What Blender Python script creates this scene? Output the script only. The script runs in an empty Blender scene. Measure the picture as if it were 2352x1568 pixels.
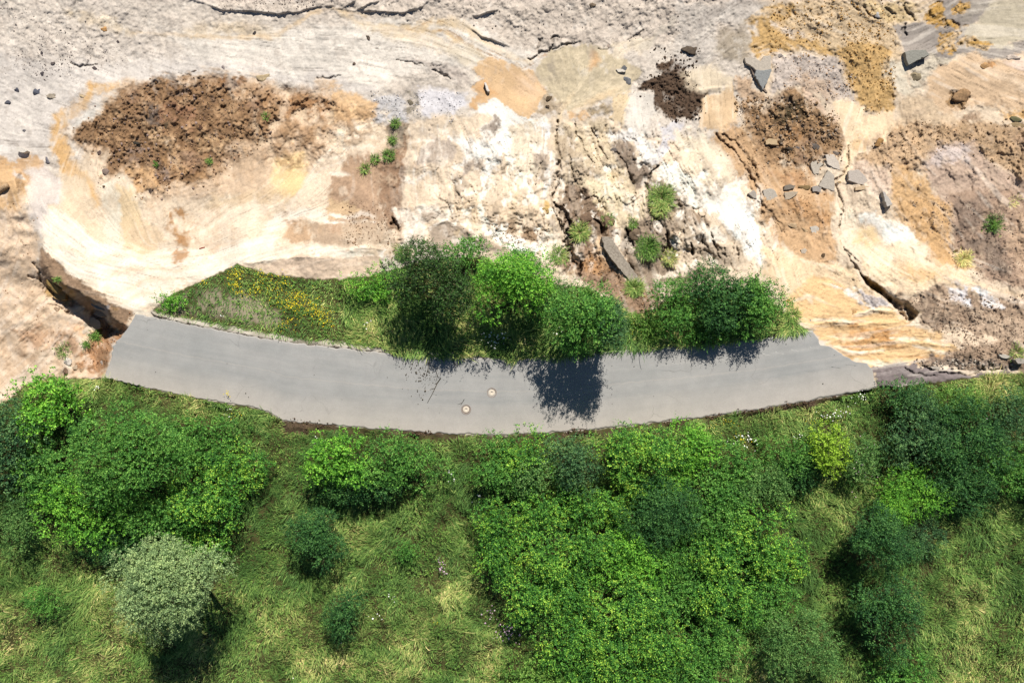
import bpy, math, random
import numpy as np
from mathutils import Vector
# ------------------------------------------------------------------ camera, sky, sun, exposure
S = 0.034            # metres per map unit on the ground (the map is 2352 x 1568 units)
H = 60.0             # camera height above the road
CU, CV = 1176.0, 784.0
SC = bpy.context.scene
cam_d = bpy.data.cameras.new("camera"); cam = bpy.data.objects.new("camera", cam_d)
SC.collection.objects.link(cam); cam.location = (0, 0, H)
cam_d.sensor_width = 36; cam_d.lens = 18 / (1176 * S / H); cam_d.clip_end = 3000
SC.camera = cam
SUN_EL = math.radians(47.0); SUN_AZ = math.atan2(0.24, 1.0)      # azimuth from +Y towards +X
sd = Vector((math.sin(SUN_AZ) * math.cos(SUN_EL), math.cos(SUN_AZ) * math.cos(SUN_EL), math.sin(SUN_EL)))
sl = bpy.data.lights.new("sun", 'SUN'); sl.energy = 5.0; sl.angle = math.radians(0.5); sl.color = (1, .955, .88)
sun = bpy.data.objects.new("sun", sl); SC.collection.objects.link(sun)
sun.rotation_euler = (-sd).to_track_quat('-Z', 'Y').to_euler(); sun.location = sd * 80
w = bpy.data.worlds.new("World"); SC.world = w; w.use_nodes = True
nt = w.node_tree; sky = nt.nodes.new('ShaderNodeTexSky'); sky.sky_type = 'NISHITA'; sky.sun_disc = False
sky.ozone_density = 3.0; sky.dust_density = .2; sky.sun_elevation = SUN_EL; sky.sun_rotation = SUN_AZ
nt.nodes['Background'].inputs[1].default_value = 0.05
nt.links.new(sky.outputs[0], nt.nodes['Background'].inputs[0])
SC.view_settings.view_transform = 'Standard'; SC.view_settings.look = 'None'
SC.view_settings.exposure = 0.58; SC.view_settings.gamma = 1
EXPK = 1.62          # lit flat ground: picture value / albedo, at that exposure
# ------------------------------------------------------------------ helpers
def lin(c):
    c = np.asarray(c, dtype=np.float64) / 255
    return np.where(c <= .04045, c / 12.92, ((c + .055) / 1.055) ** 2.4)
def alb(c, k=None):
    return np.minimum(lin(c) / (k or EXPK), .82)
def hsh(ix, iy, s):
    n = (ix.astype(np.int64) * 374761393 + iy.astype(np.int64) * 668265263 + s * 974634777) & 0xffffffff
    n = ((n ^ (n >> 13)) * 1274126177) & 0xffffffff
    n = n ^ (n >> 16)
    return (n & 0xffffff).astype(np.float32) / 16777215.
def vn(x, y, s=0):
    x0 = np.floor(x); y0 = np.floor(y); fx = x - x0; fy = y - y0
    fx = fx * fx * (3 - 2 * fx); fy = fy * fy * (3 - 2 * fy)
    a = hsh(x0, y0, s); b = hsh(x0 + 1, y0, s); c = hsh(x0, y0 + 1, s); d = hsh(x0 + 1, y0 + 1, s)
    return (a + (b - a) * fx + (c - a) * fy + (a - b - c + d) * fx * fy) * 2 - 1
def fbm(x, y, sc, oc=4, s=0, g=.5):
    t = 0; a = 1.; n = 0
    for i in range(oc):
        k = 2 ** i / sc
        ca, sa = math.cos(i * .7 + s), math.sin(i * .7 + s)
        t = t + a * vn((x * ca - y * sa) * k + 17.3 * i, (x * sa + y * ca) * k - 9.1 * i, s * 31 + i); n += a; a *= g
    return t / n
def ss(a, b, x):
    t = np.clip((x - a) / (b - a), 0, 1); return t * t * (3 - 2 * t)
TS = .33594
OFF = dict(A=(0, 0), B=(780.9, 0), C=(1561.9, 0), D=(0, 459.4), E=(780.9, 459.4), F=(1561.9, 459.4), M=None)
def T(tile, pts):
    pts = np.array(pts, dtype=np.float64)
    if tile == 'M': return pts
    return pts * TS + np.array(OFF[tile])
def pip_sd(px, py, P):
    """signed distance to polygon, positive inside"""
    d = np.full(px.shape, 1e18); ins = np.zeros(px.shape, bool); n = len(P)
    for i in range(n):
        ax, ay = P[i]; bx, by = P[(i + 1) % n]; ex, ey = bx - ax, by - ay
        t = np.clip(((px - ax) * ex + (py - ay) * ey) / (ex * ex + ey * ey + 1e-9), 0, 1)
        dx = px - ax - t * ex; dy = py - ay - t * ey; d = np.minimum(d, dx * dx + dy * dy)
        c = (ay > py) != (by > py)
        if by != ay: ins ^= c & (px < (bx - ax) * (py - ay) / (by - ay) + ax)
    d = np.sqrt(d); return np.where(ins, d, -d)
def line_d(px, py, P):
    """distance, side sign and arc fraction along a polyline"""
    d = np.full(px.shape, 1e18); sg = np.zeros(px.shape); ar = np.zeros(px.shape)
    L = np.cumsum([0] + [math.hypot(*(P[i + 1] - P[i])) for i in range(len(P) - 1)])
    for i in range(len(P) - 1):
        ax, ay = P[i]; bx, by = P[i + 1]; ex, ey = bx - ax, by - ay; l2 = ex * ex + ey * ey + 1e-9
        t = np.clip(((px - ax) * ex + (py - ay) * ey) / l2, 0, 1)
        dx = px - ax - t * ex; dy = py - ay - t * ey; q = dx * dx + dy * dy; m = q < d
        d = np.where(m, q, d); sg = np.where(m, np.sign(ex * dy - ey * dx), sg); ar = np.where(m, L[i] + t * math.sqrt(l2), ar)
    return np.sqrt(d), sg, ar / L[-1]
def proj(u, v, z=0.):       # map point + height -> world
    k = S * (1 - z / H); return (u - CU) * k, (CV - v) * k
def link(o): SC.collection.objects.link(o); return o
def mesh_np(name, V, F, mat, parent=None, attrs=None, smooth=False, nper=4):
    me = bpy.data.meshes.new(name); V = np.asarray(V, np.float32); F = np.asarray(F, np.int32)
    me.vertices.add(len(V)); me.vertices.foreach_set('co', V.ravel())
    me.loops.add(F.size); me.loops.foreach_set('vertex_index', F.ravel())
    me.polygons.add(len(F)); me.polygons.foreach_set('loop_start', np.arange(0, F.size, F.shape[1], dtype=np.int32))
    if smooth: me.polygons.foreach_set('use_smooth', np.ones(len(F), bool))
    me.update(calc_edges=True)
    for k, a in (attrs or {}).items():
        if a.ndim == 2:
            at = me.attributes.new(k, 'FLOAT_COLOR', 'POINT')
            at.data.foreach_set('color', np.c_[a, np.ones(len(a))].astype(np.float32).ravel())
        else:
            at = me.attributes.new(k, 'FLOAT', 'POINT'); at.data.foreach_set('value', a.astype(np.float32))
    me.materials.append(mat); o = bpy.data.objects.new(name, me); link(o)
    if parent: o.parent = parent
    return o
def tag(o, label=None, cat=None, group=None, kind=None):
    if label: o['label'] = label
    if cat: o['category'] = cat
    if group: o['group'] = group
    if kind or cat: o['kind'] = kind or 'thing'
    return o
def empty(name, loc):
    o = bpy.data.objects.new(name, None); o.location = loc; o.empty_display_size = .3; return link(o)
# ------------------------------------------------------------------ materials
def new_mat(name):
    m = bpy.data.materials.new(name); m.use_nodes = True; t = m.node_tree
    return m, t, t.nodes, t.links, t.nodes['Principled BSDF']
def mat_ground():
    m, t, N, L, P = new_mat('eroded_ground'); P.inputs['Roughness'].default_value = .97; P.inputs['Specular IOR Level'].default_value = .15
    a = N.new('ShaderNodeAttribute'); a.attribute_name = 'albedo'
    r = N.new('ShaderNodeAttribute'); r.attribute_name = 'rough'
    g = N.new('ShaderNodeTexCoord')
    n1 = N.new('ShaderNodeTexNoise'); n1.inputs['Scale'].default_value = 7; n1.inputs['Detail'].default_value = 6; n1.inputs['Roughness'].default_value = .7
    n2 = N.new('ShaderNodeTexNoise'); n2.inputs['Scale'].default_value = 1.3; n2.inputs['Detail'].default_value = 5
    for n in (n1, n2): L.new(g.outputs['Object'], n.inputs['Vector'])
    mr = N.new('ShaderNodeMapRange'); mr.inputs[1].default_value = .3; mr.inputs[2].default_value = .7; mr.inputs[3].default_value = .86; mr.inputs[4].default_value = 1.1
    L.new(n1.outputs['Fac'], mr.inputs[0])
    mr2 = N.new('ShaderNodeMapRange'); mr2.inputs[1].default_value = .3; mr2.inputs[2].default_value = .7; mr2.inputs[3].default_value = .93; mr2.inputs[4].default_value = 1.05
    L.new(n2.outputs['Fac'], mr2.inputs[0])
    mu = N.new('ShaderNodeMath'); mu.operation = 'MULTIPLY'; L.new(mr.outputs[0], mu.inputs[0]); L.new(mr2.outputs[0], mu.inputs[1])
    vm = N.new('ShaderNodeVectorMath'); vm.operation = 'SCALE'; L.new(a.outputs['Color'], vm.inputs[0]); L.new(mu.outputs[0], vm.inputs['Scale'])
    L.new(vm.outputs[0], P.inputs['Base Color'])
    b = N.new('ShaderNodeBump'); b.inputs['Distance'].default_value = .05; L.new(n1.outputs['Fac'], b.inputs['Height']); L.new(r.outputs['Fac'], b.inputs['Strength'])
    L.new(b.outputs[0], P.inputs['Normal']); return m
def mat_rock(name, c, c2=None, sc=6, k=1.3, attr=False):
    m, t, N, L, P = new_mat(name); P.inputs['Roughness'].default_value = .93; P.inputs['Specular IOR Level'].default_value = .2
    g = N.new('ShaderNodeTexCoord'); n = N.new('ShaderNodeTexNoise'); n.inputs['Scale'].default_value = sc; n.inputs['Detail'].default_value = 7; n.inputs['Roughness'].default_value = .65
    L.new(g.outputs['Object'], n.inputs['Vector'])
    r = N.new('ShaderNodeValToRGB'); e = r.color_ramp.elements
    e[0].position = .32; e[0].color = (*alb(c2 or [x * .72 for x in c], k), 1); e[1].position = .66; e[1].color = (*alb(c, k), 1)
    L.new(n.outputs['Fac'], r.inputs[0])
    b = N.new('ShaderNodeBump'); b.inputs['Distance'].default_value = .05; b.inputs['Strength'].default_value = .6; L.new(n.outputs['Fac'], b.inputs['Height']); L.new(b.outputs[0], P.inputs['Normal'])
    L.new(r.outputs[0], P.inputs['Base Color']); return m
def mat_leaf(name, cols, k=.80, trans=.22, sc=.9):
    """foliage: per-leaf random colour between cols plus slow variation across the plant"""
    m, t, N, L, P = new_mat(name); P.inputs['Roughness'].default_value = .62; P.inputs['Specular IOR Level'].default_value = .22
    geo = N.new('ShaderNodeNewGeometry'); g = N.new('ShaderNodeTexCoord')
    n = N.new('ShaderNodeTexNoise'); n.inputs['Scale'].default_value = sc; n.inputs['Detail'].default_value = 3; L.new(g.outputs['Object'], n.inputs['Vector'])
    mr = N.new('ShaderNodeMapRange'); mr.inputs[1].default_value = .3; mr.inputs[2].default_value = .7; mr.inputs[3].default_value = -.32; mr.inputs[4].default_value = .32; L.new(n.outputs['Fac'], mr.inputs[0])
    ad = N.new('ShaderNodeMath'); ad.use_clamp = True; L.new(geo.outputs['Random Per Island'], ad.inputs[0]); L.new(mr.outputs[0], ad.inputs[1])
    r = N.new('ShaderNodeValToRGB'); e = r.color_ramp.elements
    while len(e) < len(cols): e.new(.5)
    for i, c in enumerate(cols): e[i].position = i / (len(cols) - 1); e[i].color = (*(alb(c, k)), 1)
    L.new(ad.outputs[0], r.inputs[0]); L.new(r.outputs[0], P.inputs['Base Color'])
    tr = N.new('ShaderNodeBsdfTranslucent'); vm = N.new('ShaderNodeVectorMath'); vm.operation = 'MULTIPLY'; vm.inputs[1].default_value = (1.25, 1.3, .6)
    L.new(r.outputs[0], vm.inputs[0]); L.new(vm.outputs[0], tr.inputs['Color'])
    mx = N.new('ShaderNodeMixShader'); mx.inputs[0].default_value = trans; L.new(P.outputs[0], mx.inputs[1]); L.new(tr.outputs[0], mx.inputs[2])
    L.new(mx.outputs[0], N['Material Output'].inputs['Surface']); return m
def mat_attr(name, trans=.2, rough=.7):
    m, t, N, L, P = new_mat(name); P.inputs['Roughness'].default_value = rough; P.inputs['Specular IOR Level'].default_value = .15
    a = N.new('ShaderNodeAttribute'); a.attribute_name = 'albedo'; L.new(a.outputs['Color'], P.inputs['Base Color'])
    if trans:
        tr = N.new('ShaderNodeBsdfTranslucent'); L.new(a.outputs['Color'], tr.inputs['Color'])
        mx = N.new('ShaderNodeMixShader'); mx.inputs[0].default_value = trans; L.new(P.outputs[0], mx.inputs[1]); L.new(tr.outputs[0], mx.inputs[2])
        L.new(mx.outputs[0], N['Material Output'].inputs['Surface'])
    return m
# ------------------------------------------------------------------ terrain grid (map coordinates)
def grow(a, b, n, first):       # n steps growing from first to cover b-a
    r = 1.0
    lo, hi = 1.0, 3.0
    for _ in range(60):
        r = (lo + hi) / 2; tot = first * (r ** n - 1) / (r - 1 + 1e-12)
        if tot < abs(b - a): lo = r
        else: hi = r
    s = np.cumsum(first * r ** np.arange(n)); s *= abs(b - a) / s[-1]; return a + np.sign(b - a) * s
us = np.arange(-80, 2434, 2.); us = np.r_[grow(-80, -9000, 26, 8)[::-1], us, grow(us[-1], 11500, 26, 8)]
v1 = np.arange(-60, 1000, 2.); v2 = np.arange(1000, 1660, 6.)
vs = np.r_[grow(-60, -9000, 26, 8)[::-1], v1, v2, grow(v2[-1], 10500, 22, 12)]
U, V = np.meshgrid(us, vs); NR, NC = U.shape
CLU = np.clip(U, -200, 2560); CLV = np.clip(V, -200, 1800)
# warped coordinates: ragged natural borders
W1 = fbm(U, V, 60, 5, 1, .55); W2 = fbm(U, V, 60, 5, 2, .55)
H4 = vn(U / 5, V / 5, 401); H5 = vn(U / 5, V / 5, 402); WB1 = fbm(U, V, 12, 3, 3); WB2 = fbm(U, V, 12, 3, 4)
def bbox(P, m):
    a = np.searchsorted(us, P[:, 0].min() - m); b = np.searchsorted(us, P[:, 0].max() + m)
    c = np.searchsorted(vs, P[:, 1].min() - m); d = np.searchsorted(vs, P[:, 1].max() + m)
    return slice(c, d), slice(a, b)
# --- outlines
ROAD_TOP = np.array([(312, 720), (400, 738), (500, 758), (600, 777), (700, 791), (800, 801), (900, 812), (1000, 818), (1100, 822), (1180, 824), (1260, 822), (1330, 815), (1400, 806), (1560, 795), (1700, 782), (1800, 770), (1866, 760)], float)
ROAD_BOT = np.array([(240, 868), (320, 886), (400, 903), (500, 921), (580, 934), (620, 947), (650, 965), (760, 976), (900, 986), (1000, 994), (1100, 998), (1200, 997), (1300, 991), (1400, 982), (1500, 971), (1700, 946), (1850, 921), (1950, 903), (2014, 889)], float)
ROAD_L = np.array([(312, 720), (305, 735), (293, 752), (284, 769), (266, 786), (260, 796), (257, 822), (247, 846), (240, 868)], float)
ROAD_R = np.array([(1866, 760), (1876, 775), (1886, 793), (1906, 795), (1922, 806), (1946, 821), (1968, 832), (1992, 834), (2003, 848), (2006, 862), (2014, 889)], float)
ROAD_P = np.r_[ROAD_TOP, ROAD_R[1:], ROAD_BOT[::-1][1:], ROAD_L[::-1][1:-1]]
SOUTH = np.array([(-9999, 940), (-200, 940), (10, 925), (60, 885), (110, 868), (170, 866), (240, 868)] + [(p[0], p[1]) for p in ROAD_BOT[1:]] + [(2080, 886), (2150, 876), (2260, 862), (2352, 855), (2600, 850), (9999, 850), (99999, 99999), (-99999, 99999)], float)
STRIP = np.array([(345, 716), (400, 672), (470, 640), (545, 606), (640, 632), (720, 640), (790, 640), (850, 634), (905, 616), (980, 596), (1100, 590), (1180, 618), (1250, 640), (1290, 656), (1350, 660), (1420, 700), (1440, 722), (1500, 712), (1530, 690), (1600, 668), (1700, 662), (1760, 684), (1800, 712), (1825, 735), (1860, 760)] + [tuple(p) for p in ROAD_TOP[::-1][1:-1]], float)
ROAD_SD = pip_sd(U, V, ROAD_P)
# --- broad height: control points, gaussian-weighted local average
CP = [(-200,1000,0),(0,1000,0),(300,1000,.1),(700,1050,0),(1100,1100,0),(1500,1050,0),(1900,1000,0),(2300,950,0),(2560,950,0),
(-200,1300,-.3),(400,1300,-.2),(900,1300,0),(1400,1300,.2),(1900,1300,0),(2400,1300,-.2),(-200,1600,-.6),(600,1600,-.4),(1200,1600,0),(1800,1600,0),(2500,1600,-.3),
(350,800,0),(600,850,0),(900,900,0),(1200,900,0),(1500,880,0),(1800,850,0),(500,720,-.1),(700,730,0),(900,720,0),(1100,720,0),(1300,740,0),(1500,750,0),(1700,720,0),(1830,760,-.1),
(400,690,-.2),(470,650,-.5),(545,606,-.6),(640,630,-.6),(720,640,-.6),(800,640,-.6),(900,600,-.7),(1000,570,-.6),(1100,570,-.6),(1200,600,-.6),(1300,640,-.8),(1450,720,-.6),(1600,640,-.6),(1740,650,-.8),
(300,735,-.5),(240,700,-.8),(180,650,-1.2),(130,600,-1.8),(95,560,-2.4),(90,500,-3),(380,640,-1.6),(300,640,-1.9),(500,570,-2.3),(350,560,-3),(650,590,-1.5),(800,590,-1.3),(880,580,-1.3),
(250,480,-4.2),(450,480,-3.9),(650,500,-3.2),(800,480,-3.2),(300,360,-5),(500,330,-4.8),(700,350,-4.6),(850,380,-4.2),(200,300,-5.5),(450,200,-5.6),(700,200,-5.6),(130,380,-5.4),
(1000,500,-1.9),(1100,500,-1.9),(1200,520,-1.9),(1000,400,-3.4),(1150,380,-3.4),(1300,420,-3.2),(1000,290,-5),(1200,290,-5),(1400,300,-4.9),(900,290,-5.1),
(1300,560,-1.7),(1400,600,-1.5),(1500,600,-1.6),(1450,500,-2.5),(1600,560,-1.5),(1450,400,-3.7),(1600,430,-3.2),(1700,560,-1.6),(1600,320,-5),(1750,480,-3),
(1500,200,-5.6),(1700,200,-5.5),(1750,300,-4.9),(1750,400,-4.2),(1900,400,-4),(1900,300,-4.9),(2000,200,-5.4),(2200,200,-5.3),(2352,200,-5.2),(2600,200,-5),
(1850,520,-2.8),(2000,500,-3),(2200,400,-3.8),(2400,400,-3.6),(2200,500,-3),(2400,550,-2.3),(1900,620,-1.8),(1850,700,-.9),(1900,760,-1.0),(2000,700,-1.4),(2000,800,-1.0),(2100,800,-.9),(2200,700,-1.3),(2352,700,-1.2),(2352,800,-.5),(2250,830,-.5),(2100,860,-.3),(2040,850,-.35),(1960,845,-.6),(1890,810,-.5),(2600,780,-.5),
(-200,0,-6.2),(0,0,-6.2),(0,200,-5.9),(-200,300,-5.8),(0,400,-5.6),(300,80,-6.1),(600,60,-6.1),(900,80,-6.1),(1200,60,-6.1),(1200,180,-5.9),(1500,60,-6),(1800,60,-5.8),(2100,60,-5.7),(2352,60,-5.6),(2600,0,-5.6),(1000,200,-5.7)]
CP = np.array(CP, float)
def base_z(u, v):
    num = 0; den = 1e-9
    for a, b, c in CP:
        q = (u - a) ** 2 + (v - b) ** 2; wt = 1 / (q / 2500. + 1.) ** 2.2; num = num + wt * c; den = den + wt
    return num / den
Z = base_z(CLU, CLV).astype(np.float64)
SOUTH_SD = pip_sd(CLU, CLV, np.clip(SOUTH, -9999, 9999)); STRIP_SD = pip_sd(U, V, STRIP)
def region_z(P, soft, f, warp=4):
    global Z
    P = np.asarray(P); s = bbox(P, soft * 3 + 10)
    d = pip_sd(U[s] + W1[s] * warp * 2, V[s] + W2[s] * warp * 2, P) + WB1[s] * warp * .5
    m = ss(-soft, soft, d); Z[s] = Z[s] * (1 - m) + f(U[s], V[s]) * m
# lower-left wash-out floor, beyond the ridge and the broken road end
def low_left(u, v):
    z = -2.9 - 1.1 * ss(560, 660, v) + .7 * fbm(u, v, 90, 4, 7) + .1 * fbm(u, v, 22, 3, 8)
    z = z - 1.3 * np.exp(-((u - 262) ** 2 + (v - 745) ** 2) / 1800) - .8 * np.exp(-((u - 130) ** 2 + (v - 650) ** 2) / 1500)
    return z + 1.0 * np.exp(-((u - 225) ** 2 + (v - 850) ** 2) / 2500)
LOWL = [(-9000, 430), (40, 400), (62, 470), (82, 540), (90, 600), (105, 640), (150, 668), (190, 690), (235, 712), (262, 745), (285, 755), (262, 778), (240, 800), (236, 840), (222, 868), (170, 872), (100, 888), (30, 925), (-9000, 945)]
region_z(LOWL, 14, low_left)
# crevice on the right
region_z(T('F', [(1225, 495), (1330, 560), (1400, 610), (1470, 675), (1560, 680), (1640, 770), (1600, 820), (1560, 830), (1500, 780), (1440, 700), (1340, 620), (1270, 580)]), 6, lambda u, v: -3.6 + .3 * WBf(u, v), 2) if False else None
REL = np.zeros_like(Z)     # extra relief added on top
def crack(tile, pts, w, depth, wig=3, soft=1.0):
    P = T(tile, pts); s = bbox(P, w * 3 + 12)
    d, sg, ar = line_d(U[s] + W1[s] * wig * 3 + WB1[s] * wig * 1.7 + H4[s] * 1.2, V[s] + W2[s] * wig * 3 + WB2[s] * wig * 1.7 + H5[s] * 1.2, P)
    ww = w * .8 * (.35 + .75 * np.sin(np.pi * np.clip(ar, .03, .97)) ** .6) * np.clip(1 + .8 * WB2[s] + .5 * H4[s], .12, 1.7)
    m = 1 - ss(ww * .4, ww * (.95 + soft * .6), d); depth = .75 * depth * np.clip(.75 + .6 * W2[s] + .4 * WB1[s], .15, 1.2); REL[s] = np.minimum(REL[s], -depth * m)
    return s, m
def scarp(tile, pts, h, fall, wig=3, side=1):
    """one side of the line stands h higher, fading out over fall"""
    P = T(tile, pts); s = bbox(P, fall * 3 + 12)
    d, sg, ar = line_d(U[s] + W1[s] * wig * 2, V[s] + W2[s] * wig * 2 + WB2[s] * wig, P)
    e = np.sin(np.pi * np.clip(ar, 0.0, 1)) ** .5
    up = ss(-2.2, 2.2, d * sg * side)
    REL[s] += h * e * np.exp(-d / fall) * up
CRACKS = [('F', [(1110, 320), (1150, 390), (1190, 450), (1240, 520)], 3, .6), ('F', [(1110, 340), (1170, 370), (1235, 430)], 2, .4),
 ('B', [(1490, 830), (1480, 900), (1500, 1000), (1510, 1080), (1490, 1180), (1490, 1260), (1460, 1340), (1470, 1450), (1530, 1567)], 3.4, .7),
 ('B', [(1600, 830), (1620, 920), (1660, 960), (1680, 1060), (1730, 1120)], 2.4, .55), ('B', [(1710, 870), (1750, 930), (1790, 1040), (1830, 1090)], 2.2, .5),
 ('B', [(1880, 1030), (1950, 1100), (1990, 1230), (2010, 1300), (1985, 1350), (2005, 1450)], 2.8, .6), ('B', [(1560, 1060), (1600, 1180), (1610, 1240), (1660, 1330)], 2.2, .45),
 ('B', [(1430, 1040), (1380, 1100), (1340, 1190), (1350, 1270)], 1.8, .35), ('B', [(2190, 1130), (2130, 1190), (2095, 1260), (2095, 1380), (2120, 1450), (2190, 1520), (2215, 1550)], 4, 1.0),
 ('E', [(1475, 0), (1510, 60), (1550, 120), (1600, 180)], 6, 1.5), ('E', [(350, 120), (380, 180), (405, 210)], 5, 1.3), ('E', [(730, 10), (770, 130)], 2.4, .5),
 ('E', [(1560, 250), (1560, 330), (1590, 400), (1640, 450), (1640, 520)], 8, 1.6), ('E', [(1740, 130), (1790, 180), (1800, 240)], 7, 1.2), ('E', [(1960, 200), (1990, 260), (2010, 320)], 6, 1.1),
 ('E', [(2110, 90), (2160, 130), (2210, 180)], 4, .9), ('E', [(2215, 230), (2240, 320), (2290, 360)], 5, 1.0), ('F', [(65, 300), (85, 380)], 4.5, 1.1), ('F', [(215, 230), (240, 310), (270, 390)], 3.5, .9), ('F', [(300, 320), (315, 400)], 2.6, .6),('F', [(160, 270), (195, 330)], 2.6, .6), ('F', [(390, 330), (410, 420)], 2.2, .5),
 ('C', [(255, 920), (300, 990), (380, 1050), (440, 1140), (500, 1220), (530, 1270), (560, 1390), (610, 1430), (650, 1490), (700, 1567)], 2.8, .5), ('C', [(290, 920), (400, 1000), (480, 1080), (520, 1160), (545, 1240)], 2.6, .45),
 ('C', [(1140, 1010), (1155, 1090), (1130, 1170), (1060, 1240), (1080, 1330), (1110, 1400), (1100, 1567)], 2.6, .45), ('F', [(620, 60), (680, 140), (720, 210)], 2.2, .4),
 ('B', [(1275, 395), (1310, 410), (1370, 370), (1440, 360), (1465, 320), (1460, 260), (1510, 255)], 3.2, .5), ('B', [(1460, 340), (1550, 310), (1610, 300)], 2.4, .35), ('B', [(1360, 340), (1368, 290), (1380, 265)], 3, .45),
 ('B', [(1740, 320), (1790, 335), (1840, 335)], 2, .3), ('B', [(1960, 275), (2050, 240), (2075, 215)], 2, .3), ('B', [(640, 485), (690, 520), (750, 540)], 3, .4), ('B', [(400, 415), (500, 430), (575, 455)], 2, .3), ('B', [(610, 455), (650, 440), (700, 450)], 1.8, .25),
 ('B', [(790, 1250), (790, 1310), (820, 1385)], 2.2, .4), ('B', [(650, 1320), (700, 1360), (740, 1400)], 2, .4), ('A', [(470, 435), (520, 470), (600, 460), (670, 455)], 2.6, .3), ('A', [(2170, 540), (2250, 540), (2320, 520)], 2.2, .25),
 ('F', [(1530, 1150), (1600, 1190), (1750, 1215)], 2.4, .25), ('F', [(1660, 1140), (1720, 1155), (1765, 1160)], 4.5, .5), ('F', [(2060, 1160), (2140, 1165), (2210, 1160)], 3, .35), ('F', [(1770, 1180), (1850, 1195), (1960, 1190), (2050, 1170)], 2.2, .3),
 ('D', [(130, 280), (165, 310)], 2.5, .4), ('D', [(190, 510), (240, 540)], 2.4, .3), ('D', [(235, 430), (270, 500), (300, 590), (320, 680)], 1.8, .35), ('D', [(640, 960), (655, 1060), (670, 1150)], 1.6, .25), ('D', [(300, 690), (400, 720), (500, 790)], 2, .4), ('C', [(1150, 0), (1200, 60), (1240, 100)], 2.6, .3), ('C', [(1260, 60), (1300, 110), (1380, 120)], 3, .35), ('C', [(1540, 170), (1530, 220), (1560, 245)], 4, .5), ('C', [(1400, 50), (1430, 80), (1470, 90)], 3, .35), ('C',[(1530,20),(1550,90),(1620,130)],3,.35),
 ('F', [(1640, 790), (1700, 860)], 2.6, .3), ('F', [(1860, 330), (1885, 365)], 2.6, .3), ('F', [(2200, 450), (2225, 490)], 2.4, .3), ('F', [(1140, 520), (1190, 540), (1225, 545)], 1.6, .2)]
CM = np.zeros_like(Z)
for c in CRACKS:
    s, m = crack(*c); CM[s] = np.maximum(CM[s], m)
# crevice with a real floor
CREV = T('F', [(1228, 498), (1330, 560), (1400, 605), (1470, 668), (1560, 680), (1640, 770), (1605, 812), (1560, 828), (1500, 785), (1440, 705), (1340, 628), (1270, 585)])
s = bbox(CREV, 30); d = pip_sd(U[s] + W1[s] * 5, V[s] + W2[s] * 5, CREV) + WB1[s] * 1.5
ll_, _, _ = line_d(U[s] + W1[s] * 5, V[s] + W2[s] * 5, T('F', [(1228, 498), (1270, 585), (1340, 628), (1440, 705), (1500, 785), (1560, 828)])); ur_, _, _ = line_d(U[s] + W1[s] * 5, V[s] + W2[s] * 5, T('F', [(1228, 498), (1330, 560), (1400, 605), (1470, 668), (1560, 680), (1640, 770)]))
REL[s] -= 1.05 * ss(-1.5, 3, d) * ss(0, 1, (ur_ + 1) / (ur_ + ll_ * .35 + 1)) * (1 + .3 * H4[s])
SCARPS = [('A', [(1290, 0), (1400, 30), (1500, 65), (1700, 80), (1900, 100), (2050, 80), (2200, 50), (2300, 40)], .30, 26, 2, -1), ('B', [(120, 80), (250, 80), (420, 95), (540, 60), (620, 0)], .3, 24, 2, -1), ('B', [(20, 55), (70, 30), (120, 0)], .25, 20, 2, -1), ('B', [(110, 75), (200, 30), (280, 0)], .25, 20, 2, -1), ('B', [(890, 200), (960, 250), (1060, 280), (1170, 320)], .3, 22, 2, -1), ('B', [(910, 125), (1000, 90), (1090, 70)], .35, 18, 2, -1),
 ('E', [(0, 325), (200, 330), (320, 340)], .35, 12, 4, 1), ('B', [(350, 1430), (500, 1400), (700, 1370)], .4, 16, 3, 1), ('E', [(410, 230), (600, 190), (730, 130), (900, 220), (1000, 240)], .4, 14, 3, 1), ('D', [(1650, 430), (1850, 390), (2100, 385), (2352, 400)], .5, 16, 3, 1),
 ('F', [(880, 850), (1050, 830), (1250, 850), (1500, 830)], .25, 10, 4, 1), ('F', [(960, 960), (1200, 950), (1500, 960), (1900, 1000)], .2, 9, 4, 1), ('F', [(1040, 1010), (1300, 1040), (1600, 1060)], .15, 8, 4, 1), ('F', [(1180, 780), (1320, 750), (1480, 760)], .3, 12, 3, 1),
 ('C', [(1515, 365), (1620, 350), (1700, 370)], .3, 12, 2, -1), ('C', [(330, 590), (200, 600), (100, 620)], .2, 10, 2, -1)]
for c in SCARPS: scarp(*c)
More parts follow.
